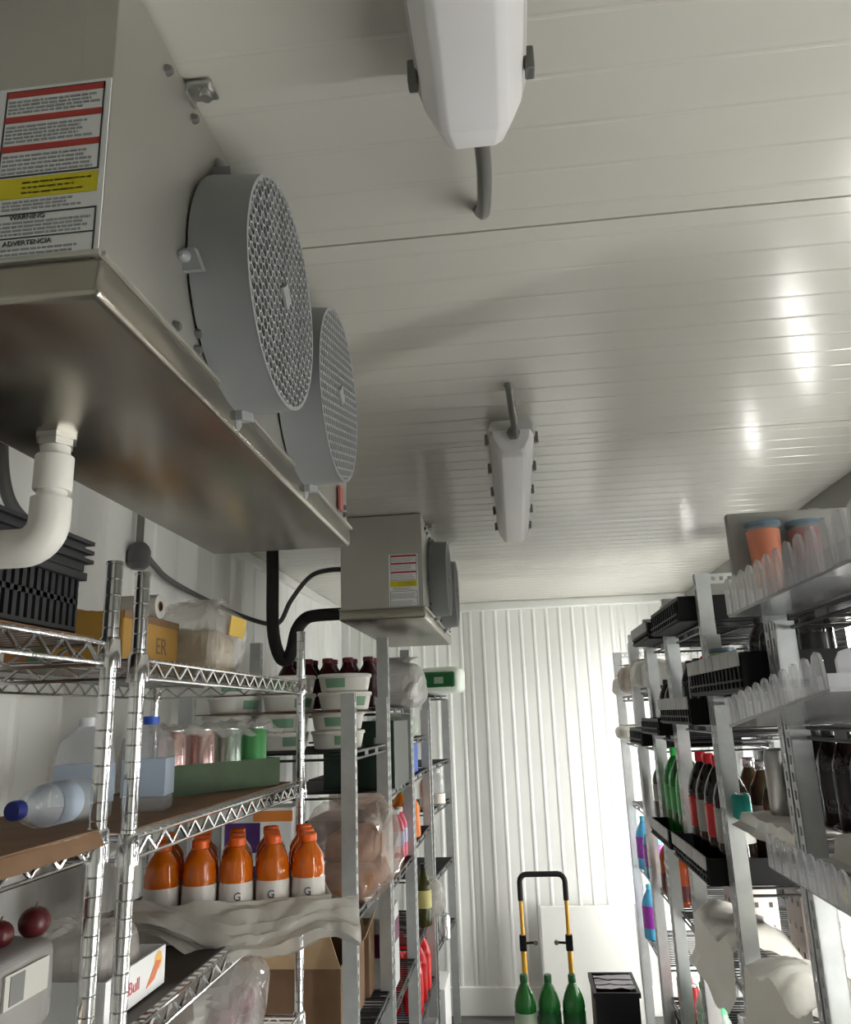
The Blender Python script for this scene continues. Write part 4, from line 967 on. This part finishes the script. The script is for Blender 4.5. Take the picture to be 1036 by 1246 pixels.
carton('yellow_box', 'mustard yellow box with a dark blue top behind the low white film', (.87, 2.12, .9345), .12, .16, .26, yel, bands=(('-x', 0, 1, .8, 1, colmat('navy_card', (.012, .018, .05)), 'navy_top'), ('-y', 0, 1, .8, 1, colmat('navy_card', (.012, .018, .05)), 'navy_top')), group='yellow boxes')
carton('yellow_box', 'yellow green box low at the right photo edge', (.88, 1.93, .9345), .14, .14, .24, colmat('yellow_green', (.50, .55, .03), .45), bands=(('-y', 0, 1, .0, .35, cardboard, 'brown_base'),), group='yellow boxes')
# big white film over the low shelves
film_sheet('white_film', 'wide crumpled white plastic film hanging over the low right shelf', heap(0.495, 0.79, 1.835, 2.355, .935, .24, 13, .22), 36, 56, film_white)
film_sheet('white_film', 'crumpled white plastic film on the low shelf under the toothed lip tray', heap(0.50, 0.77, 2.44, 2.94, .945, .20, 17, .08), 34, 56, film_white)
film_sheet('white_film', 'crumpled white plastic film under the clear tray at the right edge', heap(0.495, 0.80, 1.06, 1.735, .935, .22, 23, .20), 34, 60, film_white)
# lowest goods
for k in range(3):
    bottle('pink_label_bottle', 'clear bottle with a pink red label low on the right, %s' % ('nearest', 'middle', 'farthest')[k], (.62, 2.49+.13*k, .6045), .05, .20, mat('smoky_clear', (.55, .52, .50), .12, alpha=.75, spec=.7), can_silver, colmat('pinkred_label', (.60, .10, .18)), group='pink labelled bottles', capr=.02)
for k in range(3):
    bottle('red_label_bottle', 'clear bottle with an orange red label under the hanging white film, %s' % ('nearest', 'middle', 'farthest')[k], (.62, 1.95+.14*k, .6045), .05, .20, mat('smoky_clear', (.55, .52, .50), .12, alpha=.75, spec=.7), can_silver, colmat('orangered_label', (.62, .14, .05)), group='orange red labelled bottles', capr=.02)
for k in range(3):
    bottle('green_cap_bottle', 'clear bottle with a light green cap low on the right, %s' % ('nearest', 'middle', 'farthest')[k], (.62, 3.08+.12*k, .5045), .04, .22, mat('green_clear', (.45, .58, .50), .1, alpha=.6, spec=.8), colmat('light_green_cap', (.10, .60, .25)), colmat('white_green_label', (.5, .68, .55)), group='green capped bottles', capr=.02)
for k in range(2):
    can('red can on the lowest shelf of the second farthest right unit, %s' % ('near one', 'far one')[k], (.62, 3.62+.12*k, .5045), redc, group='red cans low on the right')
def stack_crate(label, loc, sx, sy, sz):
    t = thing('black_crate', label, 'crate', loc, group='black floor crates'); th = .008
    MB().box(-sx/2, sx/2, -sy/2, sy/2, 0, th).build('crate_floor', black_plastic, t)
    for nm_, b in (('crate_side', (-sx/2, -sx/2+th, -sy/2, sy/2)), ('crate_side', (sx/2-th, sx/2, -sy/2, sy/2)), ('crate_end', (-sx/2+th, sx/2-th, -sy/2, -sy/2+th)), ('crate_end', (-sx/2+th, sx/2-th, sy/2-th, sy/2))):
        MB().box(*b, th, sz).build(nm_, black_plastic, t)
    r = MB(); r.box(-sx/2-.008, sx/2+.008, -sy/2-.008, -sy/2, sz-.02, sz).box(-sx/2-.008, sx/2+.008, sy/2, sy/2+.008, sz-.02, sz).box(-sx/2-.008, -sx/2, -sy/2, sy/2, sz-.02, sz).box(sx/2, sx/2+.008, -sy/2, sy/2, sz-.02, sz)
    r.build('rim', black_plastic, t)
    return t
stack_crate('black crate on the floor under the farthest right units', (.745, 3.70, 0), .30, .36, .45)
stack_crate('upper black crate on the floor stack at the foot of the white board', (.36, 4.10, .25), .19, .28, .245)
stack_crate('lower black crate on the floor stack at the foot of the white board', (.36, 4.10, 0), .20, .30, .248)
t = thing('folded_paper', 'grey crumpled paper strips on top of the black crate stack', 'paper', (.36, 4.10, .4965))
for k in range(3):
    def fn(u, v, k=k): return (-.085+.17*u, -.12+.07*k+.05*v, .004+.012*abs(nz(u*2, v+k, 5, 2)))
    MB().sheet(fn, 8, 3).build('paper_strip', mat('grey_paper', (.35, .34, .36), .6), t, solid=.001)
stack_crate('low black crate on the floor holding the green soda bottles', (.045, 4.06, 0), .38, .26, .235)
MB().box(-.18, .18, -.12, .12, .19, .215).build('crate_insert', dark_grey_plastic, bpy.data.objects['black_crate.003'])
for k in range(3):
    bottle('green_soda', 'large green soda bottle standing by the hand truck, %s' % ('leftmost', 'middle', 'rightmost')[k], (-.045+.108*k, 4.02, .2165), .050, .335, greenb, colmat('dark_green_cap', (.02, .12, .04)), mat('pale_green_label', (.45, .55, .42), .4) if k == 0 else colmat('dark_green_label', (.02, .10, .03)), group='green soda bottles by the hand truck', lab_z=(.30, .56))
# hand truck
yellow = colmat('yellow_paint', (.78, .42, .03), .35)
t = thing('hand_truck', 'yellow folding hand truck with a black bow handle before the back wall', 'hand truck', (.071, 4.30, 0))
hw = .112
for s in (-1, 1):
    MB().tube([(s*hw*.98, 0, .11), (s*hw, 0, .84)], .0095, 12).build('upright', yellow, t, smooth=True)
    MB().tube([(s*(hw+.0), .0, .09), (s*hw, 0, .60)], .0125, 12).build('lower_upright', yellow, t, smooth=True)
    MB().box(s*hw-.017, s*hw+.017, -.017, .017, .575, .645).build('clamp', black_plastic, t, bevel=.004)
    MB().tube([(s*(hw-.015), -.005, .61), (s*(hw-.055), -.005, .612)], .006, 8).build('clamp_arm', black_plastic, t)
    MB().lathe([(.011, -.008), (.011, .008)], 12, Matrix.Translation((s*(hw-.062), -.005, .612)) @ Matrix.Rotation(PI/2, 4, 'X')).build('clamp_ring', dark_steel, t, smooth=True)
    MB().lathe([(.075, -.016), (.08, -.01), (.08, .01), (.075, .016)], 20, Matrix.Translation((s*.16, .05, .08)) @ RX).build('wheel', rubber, t, smooth=True)
hp = [(-hw, 0, .80), (-hw, 0, .885)] + [Vector((-hw+.035-.035*math.cos(a), 0, .885+.035*math.sin(a))) for a in (.4, .8, 1.2, PI/2)] + [Vector((hw-.035+.035*math.sin(a), 0, .885+.035*math.cos(a))) for a in (0, .4, .8, 1.2)] + [(hw, 0, .885), (hw, 0, .80)]
MB().tube(hp, .0135, 12).build('bow_handle', rubber, t, smooth=True)
MB().tube([(-hw, 0, .16), (hw, 0, .16)], .009, 10).build('cross_bar', yellow, t, smooth=True)
MB().box(-.16, .16, -.02, .0, .0, .12).build('toe_plate', steel, t, bevel=.004)
# white board leaning on the back wall
t = thing('white_board', 'large plain white board leaning against the back wall', 'board', (.335, 5.06, 0), rx=-.10)
MB().box(-.275, .275, 0, .022, 0, .60).build('panel', white_trim, t, bevel=.006)
MB().box(-.282, -.275, -.003, .025, 0, .605).build('edge_strip', lip_grey, t); MB().box(.275, .282, -.003, .025, 0, .605).build('edge_strip', lip_grey, t)
